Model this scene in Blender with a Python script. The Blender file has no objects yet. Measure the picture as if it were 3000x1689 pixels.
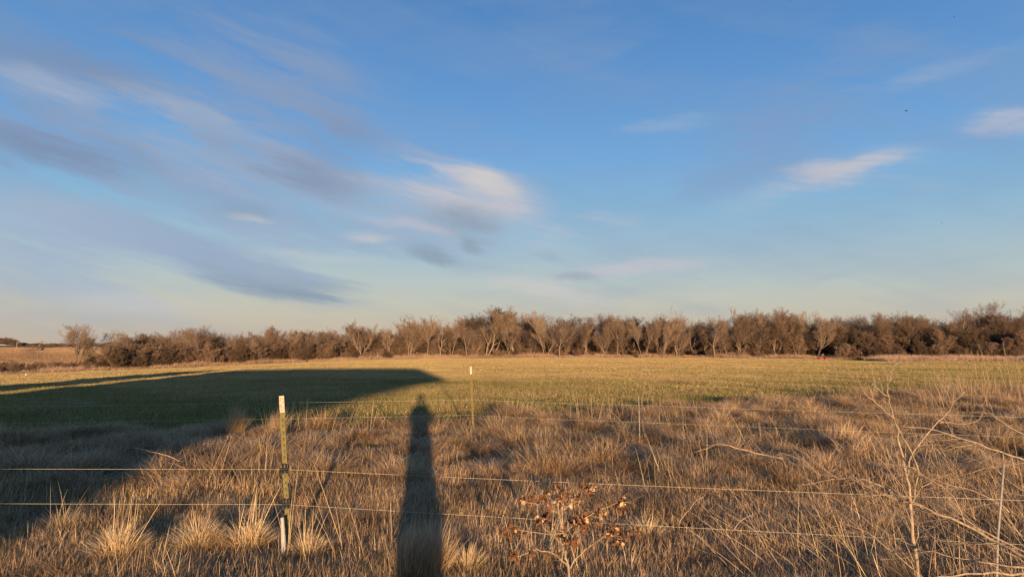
import bpy, math, random
import numpy as np
from mathutils import Vector, Matrix, Euler

# ------------------------------------------------------------------ camera, light, exposure
F=2027.0; CX=1500.0; CY=844.5; CAMZ=1.7            # the photograph is 3000 px wide, focal length 2027 px
PITCH=math.atan((1010-CY)/F)
SUN_EL=math.radians(4.35); SUN_AZ=math.radians(-7.45)
LD=np.array([math.sin(SUN_AZ)*math.cos(SUN_EL),math.cos(SUN_AZ)*math.cos(SUN_EL),-math.sin(SUN_EL)])
scene=bpy.context.scene
col=scene.collection
cam_d=bpy.data.cameras.new('camera'); cam=bpy.data.objects.new('camera',cam_d); col.objects.link(cam)
cam.location=(0,0,CAMZ); cam.rotation_euler=(math.pi/2+PITCH,0,0)
cam_d.sensor_width=36; cam_d.lens=36*F/3000; cam_d.clip_start=.02; cam_d.clip_end=20000
scene.camera=cam
scene.view_settings.view_transform='Standard'; scene.view_settings.look='None'
scene.view_settings.exposure=0.72; scene.view_settings.gamma=1; scene.view_settings.use_curve_mapping=False
scene.render.engine='CYCLES'
scene.cycles.max_bounces=5; scene.cycles.diffuse_bounces=3; scene.cycles.transparent_max_bounces=4
sun_d=bpy.data.lights.new('sun','SUN'); sun=bpy.data.objects.new('sun',sun_d); col.objects.link(sun)
sun_d.energy=5.0; sun_d.angle=math.radians(.6); sun_d.color=(1.0,.66,.36)
sun.rotation_euler=Vector(LD).to_track_quat('-Z','Y').to_euler(); sun.location=(0,0,30)

def ray(px,py):
    u=(px-CX)/F; v=(CY-py)/F
    cp,sp=math.cos(PITCH),math.sin(PITCH)
    return np.array([u,cp-v*sp,sp+v*cp])
def azel(px,py):
    d=ray(px,py); d/=np.linalg.norm(d)
    return math.atan2(d[0],d[1]), math.asin(d[2])

world=bpy.data.worlds.new('World'); scene.world=world; world.use_nodes=True
def build_world():
    nt=world.node_tree; nt.nodes.clear(); N=nt.nodes; L=nt.links
    def mth(op,a,b=None,c=None,clamp=False):
        n=N.new('ShaderNodeMath'); n.operation=op; n.use_clamp=clamp
        for i,v in enumerate((a,b,c)):
            if v is None: continue
            if isinstance(v,(int,float)): n.inputs[i].default_value=v
            else: L.new(v,n.inputs[i])
        return n.outputs[0]
    out=N.new('ShaderNodeOutputWorld'); bg=N.new('ShaderNodeBackground'); L.new(bg.outputs[0],out.inputs[0])
    STR=.1; bg.inputs[1].default_value=STR
    tc=N.new('ShaderNodeTexCoord'); sx=N.new('ShaderNodeSeparateXYZ'); L.new(tc.outputs['Generated'],sx.inputs[0])
    x,y,z=sx.outputs
    sky=N.new('ShaderNodeTexSky'); sky.sky_type='NISHITA'; sky.sun_disc=False
    sky.sun_elevation=SUN_EL; sky.sun_rotation=math.pi+SUN_AZ; sky.air_density=1.0; sky.dust_density=.6; sky.ozone_density=1.6
    az=mth('ARCTAN2',x,y); el=mth('ARCSINE',z)
    # clear air colour by elevation (degrees), the same all the way round
    ramp=N.new('ShaderNodeValToRGB'); cr=ramp.color_ramp
    def lin(c): return [((v/255+.055)/1.055)**2.4 if v/255>.04045 else v/255/12.92 for v in c]
    stops=[(-90,(120,110,100)),(-1,(192,176,160)),(1.2,(198,187,172)),(3.2,(196,194,184)),(5.2,(183,196,198)),(8,(160,189,209)),(11,(136,182,216)),(15,(116,168,220)),(20,(98,153,212)),(27,(80,134,196)),(50,(58,108,172)),(90,(46,90,150))]
    while len(cr.elements)<len(stops): cr.elements.new(.5)
    for e,(d,c) in zip(cr.elements,stops):
        e.position=(d+90)/180; l=lin(c); e.color=(l[0],l[1],l[2],1)
    L.new(mth('MULTIPLY_ADD',el,180/math.pi/180,.5),ramp.inputs[0])
    sc=N.new('ShaderNodeVectorMath'); sc.operation='SCALE'; L.new(ramp.outputs[0],sc.inputs[0]); sc.inputs['Scale'].default_value=.607/STR
    mix=N.new('ShaderNodeMix'); mix.data_type='RGBA'; mix.inputs[0].default_value=.88
    L.new(sky.outputs[0],mix.inputs[6]); L.new(sc.outputs[0],mix.inputs[7])
    cur=mix.outputs[2]
    # warp for the cloud shapes
    nz=N.new('ShaderNodeTexNoise'); nz.noise_dimensions='3D'; nz.inputs['Scale'].default_value=5; nz.inputs['Detail'].default_value=6; nz.inputs['Roughness'].default_value=.6
    L.new(tc.outputs['Generated'],nz.inputs['Vector'])
    s2=N.new('ShaderNodeSeparateColor'); L.new(nz.outputs['Color'],s2.inputs[0])
    waz=mth('MULTIPLY_ADD',mth('SUBTRACT',s2.outputs[0],.5),.11,az)
    wel=mth('MULTIPLY_ADD',mth('SUBTRACT',s2.outputs[1],.5),.04,el)
    def streak(ang,sa,se,seed,detail=6,rough=.56,warp=.05):
        c,s=math.cos(ang),math.sin(ang)
        a=mth('ADD',mth('MULTIPLY',az,c),mth('MULTIPLY',el,s)); b=mth('SUBTRACT',mth('MULTIPLY',el,c),mth('MULTIPLY',az,s))
        b=mth('MULTIPLY_ADD',mth('SUBTRACT',s2.outputs[2],.5),warp,b)
        cb=N.new('ShaderNodeCombineXYZ'); L.new(mth('MULTIPLY',a,sa),cb.inputs[0]); L.new(mth('MULTIPLY',b,se),cb.inputs[1]); cb.inputs[2].default_value=seed
        n=N.new('ShaderNodeTexNoise'); n.inputs['Scale'].default_value=1; n.inputs['Detail'].default_value=detail; n.inputs['Roughness'].default_value=rough
        L.new(cb.outputs[0],n.inputs['Vector']); return n.outputs[0]
    nl=streak(-.30,2.6,17,1.3); nr=streak(.16,2.6,17,7.7); fine=streak(-.16,8,75,3.1,7,.62,.02)
    detail_l=mth('ADD',mth('MULTIPLY',nl,1.4),mth('MULTIPLY',fine,.6)); detail_r=mth('ADD',mth('MULTIPLY',nr,1.4),mth('MULTIPLY',fine,.6))
    cols={'g':(124,141,170),'G':(108,132,160),'v':(134,156,190),'l':(165,182,204),'w':(196,194,202),'c':(210,204,200),'s':(138,156,174)}
    def put(alpha,key):
        nonlocal cur
        m=N.new('ShaderNodeMix'); m.data_type='RGBA'; L.new(alpha,m.inputs[0]); L.new(cur,m.inputs[6])
        l=lin(cols[key]); m.inputs[7].default_value=(.607*l[0]/STR,.607*l[1]/STR,.607*l[2]/STR,1); cur=m.outputs[2]
    # faint cirrus everywhere
    base=mth('MULTIPLY',mth('SUBTRACT',mth('ADD',mth('MULTIPLY',nl,.6),mth('MULTIPLY',nr,.5)),.5,clamp=True),1.6,clamp=True)
    put(base,'v')
    blobs=[(-150,300,1250,620,150,.8,'v','l'),(-150,640,1000,790,110,.6,'l','l'),(300,220,1150,440,110,.7,'v','l'),(700,520,1500,640,60,.6,'l','l'),(400,130,1000,330,90,.6,'v','l'), # ends of the streak, half width (photo px), strength, colour, side
     (-150,40,560,330,95,.75,'g','l'),(150,330,900,440,80,.6,'l','l'),(850,90,560,430,150,.55,'v','l'),(700,260,1000,330,120,.5,'v','l'),
     (-100,200,520,335,26,.75,'l','l'),(300,290,950,520,55,.8,'l','l'),(450,330,1150,640,60,.7,'l','l'),
     (-150,390,430,478,34,.75,'g','l'),(380,330,900,500,34,.9,'g','l'),(700,470,1180,590,34,.95,'g','l'),(850,400,1150,480,50,.5,'g','l'),
     (980,530,1580,660,72,.95,'l','l'),(1150,530,1560,620,60,.95,'w','l'),(1310,495,1520,570,20,.8,'c','l'),(1180,630,1500,665,28,.75,'s','l'),(1300,640,1500,690,34,.5,'s','l'),(1000,620,1340,690,11,.6,'w','l'),
     (-100,590,420,700,45,.8,'l','l'),(100,650,900,740,52,.75,'v','l'),(-100,650,650,760,60,.6,'l','l'),(300,640,1150,720,40,.6,'l','l'),
     (540,795,1090,828,36,.85,'s','l'),(600,760,1100,800,26,.6,'l','l'),(650,850,960,862,12,.5,'s','l'),(700,715,1130,770,12,.6,'c','l'),(1000,690,1140,702,12,.65,'c','r'),
     (1180,730,1340,765,18,.7,'s','l'),(660,620,800,648,7,.5,'c','l'),(620,600,820,620,16,.4,'s','l'),(1360,705,1430,735,14,.6,'s','l'),
     (1540,690,1760,680,34,.85,'w','r'),(1560,735,1680,745,22,.45,'s','r'),(1640,795,2060,760,15,.85,'w','r'),(1630,802,1780,798,10,.5,'s','r'),
     (1440,822,1760,860,24,.7,'c','l'),(1640,870,1800,880,14,.3,'c','r'),(2000,860,2200,850,12,.3,'c','r'),(1060,880,1300,900,14,.3,'c','l'),
     (2220,570,2660,480,30,1.0,'w','r'),(2300,500,2680,480,12,.45,'c','r'),(2080,600,2330,560,26,.3,'w','r'),(1980,540,2240,520,40,.35,'v','r'),
     (2840,372,3150,360,24,.95,'w','r'),(2840,390,3100,440,34,.4,'v','r'),(1830,380,2080,350,16,.4,'l','r'),(1700,630,1900,640,16,.4,'w','r'),
     (2350,200,2760,40,70,.35,'v','r'),(2500,260,3050,110,22,.45,'l','r'),(1500,20,1900,180,90,.25,'v','r'),(2100,330,2500,250,90,.28,'v','r'),(2080,430,2560,380,90,.25,'v','r'),
     (2560,545,2780,552,12,.3,'l','r'),(200,880,800,900,22,.35,'c','l')]
    for (x1,y1,x2,y2,w,al,key,side) in blobs:
        a1,e1=azel(x1,y1); a2,e2=azel(x2,y2)
        ca,ce=(a1+a2)/2,(e1+e2)/2; hl=math.hypot(a2-a1,e2-e1)/2; ang=math.atan2(e2-e1,a2-a1)
        c,s=math.cos(ang),math.sin(ang); hw=w*1.3/F
        da=mth('SUBTRACT',waz,ca); de=mth('SUBTRACT',wel,ce)
        p=mth('ADD',mth('MULTIPLY',da,c/(hl*.85)),mth('MULTIPLY',de,s/(hl*.85)))
        q=mth('SUBTRACT',mth('MULTIPLY',de,c/hw),mth('MULTIPLY',da,s/hw))
        r2=mth('ADD',mth('MULTIPLY',p,p),mth('MULTIPLY',q,q))
        g=mth('EXPONENT',mth('MULTIPLY',r2,-.62))
        d=detail_l if side=='l' else detail_r
        val=mth('MULTIPLY_ADD',mth('MULTIPLY',mth('SUBTRACT',d,1.0),2.3),mth('MULTIPLY',g,1.7,clamp=True),g)
        t=mth('MULTIPLY',mth('SUBTRACT',val,.12),1/1.45,clamp=True); f=mth('MULTIPLY',mth('MULTIPLY',t,t),mth('SUBTRACT',3.0,mth('MULTIPLY',t,2.0)))
        put(mth('MULTIPLY',f,al,clamp=True),key)
    L.new(cur,bg.inputs[0])
    world.cycles.sampling_method='MANUAL'; world.cycles.sample_map_resolution=512
build_world()

# ------------------------------------------------------------------ terrain
def at(px,py,Y):
    d=ray(px,py); t=Y/d[1]
    return np.array([d[0]*t,Y,CAMZ+d[2]*t])
def sstep(x,a,b):
    t=np.clip((x-a)/(b-a),0,1); return t*t*(3-2*t)
_T=np.array([-.76,-.62,-.5,-.37,-.25,-.13,0,.1,.25,.4,.5,.76])
_YE=np.array([88.,95,102,110,118,128,130,131,130,126,122,116])
_PYE=np.array([1100.,1089,1080,1068,1058,1051,1049,1048,1048,1051,1054,1056])
_ZE=np.array([CAMZ-(p-1010)/F*y for p,y in zip(_PYE,_YE)])
def yedge(t): return np.interp(t,_T,_YE)
def ground(x,y):
    x=np.asarray(x,float); y=np.asarray(y,float)
    yy=np.maximum(y,.001); t=np.where(y>0.3,np.clip(x/yy,-.9,.9),0)
    ye=np.interp(t,_T,_YE); ze=np.interp(t,_T,_ZE)
    s=yy/ye
    g=np.where(s>.1,((np.clip(s,0.1,1)-.1)/.9)**1.3,0.)
    z=ze*g
    left=sstep(-t,.12,.5)
    z=z-(.6+4.6*left)*sstep(s,1.0,1.7)
    far=sstep(yy,180,420)
    z=z*(1-far)-3.35*far
    z=z+.35*far*np.sin(x*.011+1)*np.sin(y*.008)
    return np.where(y>0,z,0)
def lumps(x,y):
    x=np.asarray(x,float); y=np.asarray(y,float)
    a=np.sin(x*3.1+1.6*np.sin(y*1.9))*np.sin(y*3.4+1.4*np.sin(x*2.3+1)); b=np.sin(x*6.3+y*1.2)*np.sin(y*5.7-x*2.1+2)
    h=np.clip(.55+.5*a+.22*b,0,1.3)**.7
    return (.20*h-.07)*(.22+.78*sstep(y,6.0,9.0))*sstep(y,2.5,4.)*sstep(grass_edge(x,y)-y,-.2,.8)
def gz(x,y): return float(ground(x,y))
def hit(px,py,lift=0.):
    d=ray(px,py); Y=2.0; prev=Y
    while Y<4000:
        p=at(px,py,Y)
        if p[2]<gz(p[0],Y)+lift:
            a,b=prev,Y
            for _ in range(24):
                m=(a+b)/2; p=at(px,py,m)
                if p[2]<gz(p[0],m)+lift: b=m
                else: a=m
            return at(px,py,b)
        prev=Y; Y*=1.01
    return at(px,py,4000)
# where the rank dry grass stops and the short pasture begins (distance as a function of x/y)
_TG=np.array([-.76,-.5,-.3,-.1,0,.1,.2,.3,.4,.5,.76]); _YG=np.array([13.2,13.6,14.2,15.0,15.6,16.6,17.8,19.5,21.5,23.5,25.5])
def grass_edge(x,y):
    t=np.clip(np.asarray(x)/np.maximum(np.asarray(y),.1),-.76,.76)
    return np.interp(t,_TG,_YG)+.6*np.sin(np.asarray(x)*.9+.5)*np.sin(np.asarray(x)*.37+2)+.45*np.sin(np.asarray(x)*3.1+1)+.35*np.sin(np.asarray(x)*7.3)

# ------------------------------------------------------------------ helpers
def tag(o,label=None,cat=None,group=None,kind=None):
    if label: o['label']=label
    if cat: o['category']=cat
    if group: o['group']=group
    if kind: o['kind']=kind
    return o
def empty(name,loc=(0,0,0),rot=(0,0,0)):
    o=bpy.data.objects.new(name,None); o.location=loc; o.rotation_euler=rot; o.empty_display_size=.1; col.objects.link(o); return o
def link(name,me,parent=None,loc=(0,0,0),rot=(0,0,0)):
    o=bpy.data.objects.new(name,me); o.location=loc; o.rotation_euler=rot; col.objects.link(o)
    if parent is not None: o.parent=parent
    return o
class MB:
    def __init__(s): s.v=[]; s.f=[]; s.m=[]
    def tube(s,pts,rad,sides=5,cap=True,mat=0):
        pts=[Vector(p) for p in pts]; n=len(pts); base=len(s.v); prev=None
        for i,p in enumerate(pts):
            t=(pts[min(i+1,n-1)]-pts[max(i-1,0)])
            if t.length<1e-9: t=Vector((0,0,1))
            t.normalize()
            if prev is None:
                a=Vector((1,0,0)) if abs(t.x)<.8 else Vector((0,1,0)); u=t.cross(a).normalized()
            else: u=(prev-t*prev.dot(t)); u=u.normalized() if u.length>1e-6 else t.orthogonal().normalized()
            prev=u; w=t.cross(u); r=rad[i] if hasattr(rad,'__len__') else rad
            for k in range(sides):
                an=2*math.pi*k/sides; q=p+u*(math.cos(an)*r)+w*(math.sin(an)*r); s.v.append((q.x,q.y,q.z))
        for i in range(n-1):
            for k in range(sides):
                a=base+i*sides+k; b=base+i*sides+(k+1)%sides; s.f.append((a,b,b+sides,a+sides)); s.m.append(mat)
        if cap:
            s.f.append(tuple(base+k for k in range(sides))[::-1]); s.m.append(mat)
            s.f.append(tuple(base+(n-1)*sides+k for k in range(sides))); s.m.append(mat)
    def ribbon(s,pts,w0,w1,side,mat=0):
        n=len(pts); base=len(s.v)
        for i,p in enumerate(pts):
            w=(w0+(w1-w0)*i/(n-1))/2
            s.v.append((p[0]-side[0]*w,p[1]-side[1]*w,p[2]-side[2]*w)); s.v.append((p[0]+side[0]*w,p[1]+side[1]*w,p[2]+side[2]*w))
        for i in range(n-1):
            a=base+2*i; s.f.append((a,a+1,a+3,a+2)); s.m.append(mat)
    def box(s,c,d,mat=0,M=None):
        base=len(s.v)
        for k in range(8):
            q=Vector((c[0]+d[0]/2*(1 if k&1 else -1),c[1]+d[1]/2*(1 if k&2 else -1),c[2]+d[2]/2*(1 if k&4 else -1)))
            if M is not None: q=M@q
            s.v.append(tuple(q))
        for f in ((0,2,3,1),(4,5,7,6),(0,1,5,4),(2,6,7,3),(0,4,6,2),(1,3,7,5)): s.f.append(tuple(base+i for i in f)); s.m.append(mat)
    def poly(s,vs,fs,mat=0):
        base=len(s.v); s.v+= [tuple(v) for v in vs]
        for f in fs: s.f.append(tuple(base+i for i in f)); s.m.append(mat)
    def mesh(s,name,mats,smooth=False):
        me=bpy.data.meshes.new(name); me.from_pydata(s.v,[],s.f)
        for m in (mats if isinstance(mats,(list,tuple)) else [mats]): me.materials.append(m)
        if len(me.materials)>1: me.polygons.foreach_set('material_index',s.m)
        if smooth: me.polygons.foreach_set('use_smooth',[True]*len(me.polygons))
        me.update(); return me
    def build(s,name,mats,parent=None,smooth=False,loc=(0,0,0),rot=(0,0,0)): return link(name,s.mesh(name,mats,smooth),parent,loc,rot)

# ------------------------------------------------------------------ materials
def newmat(name):
    m=bpy.data.materials.new(name); m.use_nodes=True; nt=m.node_tree; nt.nodes.clear()
    o=nt.nodes.new('ShaderNodeOutputMaterial'); return m,nt,o
def simple(name,c,rough=.8,var=.25,scale=20,metal=0.,c2=None,lo=.4,hi=.6,bump=0.,stretch=None):
    m,nt,o=newmat(name); N,L=nt.nodes,nt.links
    b=N.new('ShaderNodeBsdfPrincipled'); b.inputs['Roughness'].default_value=rough; b.inputs['Metallic'].default_value=metal
    L.new(b.outputs[0],o.inputs[0])
    tc=N.new('ShaderNodeTexCoord'); nz=N.new('ShaderNodeTexNoise'); nz.inputs['Scale'].default_value=scale; nz.inputs['Detail'].default_value=4
    if stretch:
        mp=N.new('ShaderNodeMapping'); mp.inputs['Scale'].default_value=stretch; L.new(tc.outputs['Object'],mp.inputs[0]); L.new(mp.outputs[0],nz.inputs['Vector'])
    else: L.new(tc.outputs['Object'],nz.inputs['Vector'])
    r=N.new('ShaderNodeValToRGB'); r.color_ramp.elements[0].position=lo; r.color_ramp.elements[1].position=hi
    c2=c2 or tuple(v*(1-var) for v in c)
    r.color_ramp.elements[0].color=(*c,1); r.color_ramp.elements[1].color=(*c2,1)
    L.new(nz.outputs[0],r.inputs[0]); L.new(r.outputs[0],b.inputs['Base Color'])
    if bump:
        bp=N.new('ShaderNodeBump'); bp.inputs['Strength'].default_value=bump; bp.inputs['Distance'].default_value=.01; L.new(nz.outputs[0],bp.inputs['Height']); L.new(bp.outputs[0],b.inputs['Normal'])
    return m
def grassmat(name,colors,green=None,use_tint=False,trans=.10,wscale=.25,wamp=.5,vlo=.78,vhi=1.15):
    """blade colour from a random value per blade; with use_tint a share of the blades (per patch) is green"""
    m,nt,o=newmat(name); N,L=nt.nodes,nt.links
    at_=N.new('ShaderNodeAttribute'); at_.attribute_name='rnd'
    sp=N.new('ShaderNodeSeparateColor'); L.new(at_.outputs['Color'],sp.inputs[0])
    r=N.new('ShaderNodeValToRGB'); cr=r.color_ramp
    while len(cr.elements)<len(colors): cr.elements.new(.5)
    for i,(e,c) in enumerate(zip(cr.elements,colors)): e.position=i/(len(colors)-1); e.color=(*c,1)
    L.new(sp.outputs[0],r.inputs[0]); c=r.outputs[0]
    geo=N.new('ShaderNodeNewGeometry'); nz=N.new('ShaderNodeTexNoise'); nz.inputs['Scale'].default_value=wscale; nz.inputs['Detail'].default_value=4
    L.new(geo.outputs['Position'],nz.inputs['Vector'])
    if green:
        g=N.new('ShaderNodeValToRGB')
        while len(g.color_ramp.elements)<len(green): g.color_ramp.elements.new(.5)
        for i,(e,cc) in enumerate(zip(g.color_ramp.elements,green)): e.position=i/(len(green)-1); e.color=(*cc,1)
        L.new(sp.outputs[2],g.inputs[0])
        ti=N.new('ShaderNodeAttribute'); ti.attribute_type='INSTANCER'; ti.attribute_name='tint'
        a=N.new('ShaderNodeMath'); a.operation='MULTIPLY_ADD'; L.new(nz.outputs[0],a.inputs[0]); a.inputs[1].default_value=wamp; 
        b=N.new('ShaderNodeMath'); b.operation='SUBTRACT'; L.new(ti.outputs['Fac'],b.inputs[0]); b.inputs[1].default_value=wamp*.5; L.new(b.outputs[0],a.inputs[2])
        d=N.new('ShaderNodeMath'); d.operation='LESS_THAN'; L.new(sp.outputs[1],d.inputs[0]); L.new(a.outputs[0],d.inputs[1])
        mx=N.new('ShaderNodeMix'); mx.data_type='RGBA'; L.new(d.outputs[0],mx.inputs[0]); L.new(c,mx.inputs[6]); L.new(g.outputs[0],mx.inputs[7]); c=mx.outputs[2]
    hv=N.new('ShaderNodeHueSaturation'); mr=N.new('ShaderNodeMapRange'); mr.inputs[1].default_value=.3; mr.inputs[2].default_value=.7; mr.inputs[3].default_value=vlo; mr.inputs[4].default_value=vhi
    L.new(nz.outputs[0],mr.inputs[0]); L.new(mr.outputs[0],hv.inputs['Value']); L.new(c,hv.inputs['Color']); c=hv.outputs[0]
    df=N.new('ShaderNodeBsdfDiffuse'); tr=N.new('ShaderNodeBsdfTranslucent'); ms=N.new('ShaderNodeMixShader'); ms.inputs[0].default_value=trans
    L.new(c,df.inputs[0]); L.new(c,tr.inputs[0]); L.new(df.outputs[0],ms.inputs[1]); L.new(tr.outputs[0],ms.inputs[2]); L.new(ms.outputs[0],o.inputs[0])
    return m
STRAW=[(.24,.14,.075),(.46,.295,.16),(.60,.405,.23),(.72,.52,.31),(.52,.33,.185),(.34,.205,.115),(.78,.60,.38)]
M_dry=grassmat('dry_grass',STRAW,green=[(.10,.11,.035),(.16,.15,.06)],use_tint=True,wscale=1.1,wamp=.3,vlo=.52,vhi=1.2)
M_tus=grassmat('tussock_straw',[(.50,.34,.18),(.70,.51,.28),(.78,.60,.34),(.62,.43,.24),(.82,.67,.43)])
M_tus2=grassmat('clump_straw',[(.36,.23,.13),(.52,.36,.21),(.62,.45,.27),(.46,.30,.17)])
M_field=grassmat('pasture',[(.40,.29,.12),(.54,.40,.18),(.64,.49,.25),(.32,.22,.10),(.46,.30,.16)],green=[(.14,.14,.05),(.23,.21,.065),(.33,.29,.11)],use_tint=True,wscale=.45,wamp=1.3,vlo=.7,vhi=1.2)
M_verge=grassmat('verge_grass',[(.32,.21,.14),(.46,.31,.20),(.56,.39,.26),(.38,.24,.16)],wscale=.15)
M_hill=grassmat('far_stubble',[(.32,.20,.115),(.38,.25,.145),(.44,.30,.18)],wscale=.004)
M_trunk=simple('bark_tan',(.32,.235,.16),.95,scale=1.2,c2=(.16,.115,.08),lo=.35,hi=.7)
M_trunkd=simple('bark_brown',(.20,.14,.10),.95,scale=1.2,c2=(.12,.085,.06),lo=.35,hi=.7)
def twigmat(name,c,c2):
    m,nt,o=newmat(name); N,L=nt.nodes,nt.links
    oi=N.new('ShaderNodeObjectInfo'); r=N.new('ShaderNodeMix'); r.data_type='RGBA'; r.inputs[6].default_value=(*c,1); r.inputs[7].default_value=(*c2,1); L.new(oi.outputs['Random'],r.inputs[0])
    df=N.new('ShaderNodeBsdfDiffuse'); L.new(r.outputs[2],df.inputs[0]); L.new(df.outputs[0],o.inputs[0]); return m
M_twig=twigmat('twigs_brown',(.24,.165,.115),(.17,.115,.08))
M_twigp=twigmat('twigs_pale',(.31,.225,.155),(.22,.155,.105))
M_bush=twigmat('brush_russet',(.24,.16,.11),(.16,.105,.075))
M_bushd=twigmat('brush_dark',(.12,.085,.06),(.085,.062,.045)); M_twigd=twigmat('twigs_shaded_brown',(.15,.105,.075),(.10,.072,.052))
M_pole=simple('weathered_wood',(.42,.33,.24),.9,scale=9,bump=.3,stretch=(1,1,.1))
M_branch=simple('dead_bark',(.46,.345,.225),.9,scale=60,c2=(.25,.175,.11),lo=.35,hi=.65,stretch=(1,1,.3))
M_wire=simple('polywire',(.70,.66,.46),.6,scale=300,c2=(.54,.5,.33))
M_black=simple('black_plastic',(.014,.014,.014),.5,var=.3)
M_olive=simple('post_paint_olive',(.095,.10,.027),.7,scale=26,c2=(.18,.145,.04),lo=.35,hi=.7,bump=.15)
M_olive2=simple('post_paint_mustard',(.15,.115,.03),.7,scale=26,c2=(.21,.145,.04),lo=.35,hi=.7)
M_rust=simple('rust',(.17,.06,.022),.9,scale=40)
M_white=simple('old_white_paint',(.56,.42,.30),.75,scale=75,c2=(.26,.10,.04),lo=.5,hi=.7)
M_white2=simple('white_paint',(.58,.52,.40),.7,scale=20,var=.1)
M_pvc=simple('grey_white_plastic',(.43,.40,.36),.5,scale=15,var=.12)
M_rod=simple('grey_fibreglass',(.33,.30,.24),.6,scale=40,var=.3)
M_leaf=twigmat('dead_leaf_rust',(.21,.10,.048),(.10,.05,.028)); M_leafp=twigmat('dead_leaf_tan',(.62,.42,.24),(.45,.27,.14))
M_red=simple('faded_red_paint',(.55,.045,.03),.6,scale=5)
M_roof=simple('pale_metal_roof',(.42,.40,.37),.5,scale=1,var=.1); M_wall=simple('pale_siding',(.5,.46,.38),.8,scale=1,var=.15)
M_dark=simple('dark_roof',(.09,.07,.06),.8); M_barn=simple('barn_boards',(.20,.15,.11),.9,scale=3)
M_bird=simple('dark_plumage',(.03,.03,.032),.8)
M_coat=simple('dark_coat',(.05,.055,.07),.9); M_skin=simple('skin',(.5,.32,.23),.6,var=.05); M_hair=simple('brown_hair',(.06,.04,.025),.7); M_phone=simple('phone_black',(.02,.02,.02),.3)

# ------------------------------------------------------------------ ground sheet
def build_ground():
    nr,na=300,640
    r=np.concatenate([[0.],np.geomspace(.6,9000,nr-1)]); 
    # finer angles in front
    th=np.linspace(-math.pi,math.pi,na,endpoint=False)
    th=th-.55*np.sin(th)              # concentrates samples towards +Y
    R,T=np.meshgrid(r,th,indexing='ij'); X=R*np.sin(T); Y=R*np.cos(T)
    Z=ground(X,Y)
    lump=.03*(np.sin(X*2.1+1.3*np.sin(Y*1.7))*np.sin(Y*1.9+np.sin(X*1.1)))
    ge=grass_edge(X,Y); dry=sstep(ge-Y,-.3,.6)
    Z=Z+lump*dry-.01+lumps(X,Y)*(Y>0)
    v=np.stack([X.ravel(),Y.ravel(),Z.ravel()],1)
    i,j=np.meshgrid(np.arange(nr-1),np.arange(na),indexing='ij'); j2=(j+1)%na
    q=np.stack([i*na+j,i*na+j2,(i+1)*na+j2,(i+1)*na+j],-1).reshape(-1,4)
    me=bpy.data.meshes.new('ground'); me.vertices.add(len(v)); me.vertices.foreach_set('co',v.ravel())
    me.loops.add(q.size); me.loops.foreach_set('vertex_index',q.ravel()[::-1].copy()); me.polygons.add(len(q)); me.polygons.foreach_set('loop_start',np.arange(len(q))*4)
    me.polygons.foreach_set('use_smooth',[True]*len(q))
    t=np.clip(X/np.maximum(Y,.1),-.9,.9); s=np.maximum(Y,0)/yedge(t)
    field=(1-dry)*(1-sstep(s,.99,1.03)); far=sstep(Y,170,230)
    a=me.color_attributes.new('zone','FLOAT_COLOR','POINT'); c=np.stack([dry,field,far,np.ones_like(far)],-1).reshape(-1,4); a.data.foreach_set('color',c.ravel())
    me.update()
    m,nt,o=newmat('ground_soil'); N,L=nt.nodes,nt.links
    at_=N.new('ShaderNodeAttribute'); at_.attribute_name='zone'; sp=N.new('ShaderNodeSeparateColor'); L.new(at_.outputs['Color'],sp.inputs[0])
    geo=N.new('ShaderNodeNewGeometry')
    def noise(sc,det=5,sx=1):
        n=N.new('ShaderNodeTexNoise'); n.inputs['Scale'].default_value=sc; n.inputs['Detail'].default_value=det
        if sx!=1:
            mp=N.new('ShaderNodeMapping'); mp.inputs['Scale'].default_value=(1/sx,1,1); L.new(geo.outputs['Position'],mp.inputs[0]); L.new(mp.outputs[0],n.inputs['Vector'])
        else: L.new(geo.outputs['Position'],n.inputs['Vector'])
        return n.outputs[0]
    def ramp(f,*st):
        rr=N.new('ShaderNodeValToRGB')
        while len(rr.color_ramp.elements)<len(st): rr.color_ramp.elements.new(.5)
        for e,(p,c_) in zip(rr.color_ramp.elements,st): e.position=p; e.color=(*c_,1)
        L.new(f,rr.inputs[0]); return rr.outputs[0]
    def mix(f,a_,b_):
        x_=N.new('ShaderNodeMix'); x_.data_type='RGBA'; L.new(f,x_.inputs[0]); L.new(a_,x_.inputs[6]); L.new(b_,x_.inputs[7]); return x_.outputs[2]
    wood=ramp(noise(.3),(.35,(.085,.06,.045)),(.65,(.15,.105,.075)))
    fld=ramp(noise(.5,6,2.5),(.35,(.13,.12,.05)),(.55,(.22,.18,.09)),(.7,(.30,.235,.13)))
    dryc=ramp(noise(9,6),(.3,(.11,.075,.045)),(.7,(.27,.185,.11)))
    farc=ramp(noise(.012,5,3),(.35,(.30,.19,.11)),(.65,(.40,.27,.155)))
    c=mix(sp.outputs[1],wood,fld); c=mix(sp.outputs[0],c,dryc); c=mix(sp.outputs[2],c,farc)
    d=N.new('ShaderNodeBsdfDiffuse'); L.new(c,d.inputs[0])
    bp=N.new('ShaderNodeBump'); bp.inputs['Strength'].default_value=.9; bp.inputs['Distance'].default_value=.05; L.new(noise(14,6),bp.inputs['Height']); L.new(bp.outputs[0],d.inputs['Normal'])
    L.new(d.outputs[0],o.inputs[0]); me.materials.append(m)
    g=link('ground',me); tag(g,kind='structure'); return g
build_ground()
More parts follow.
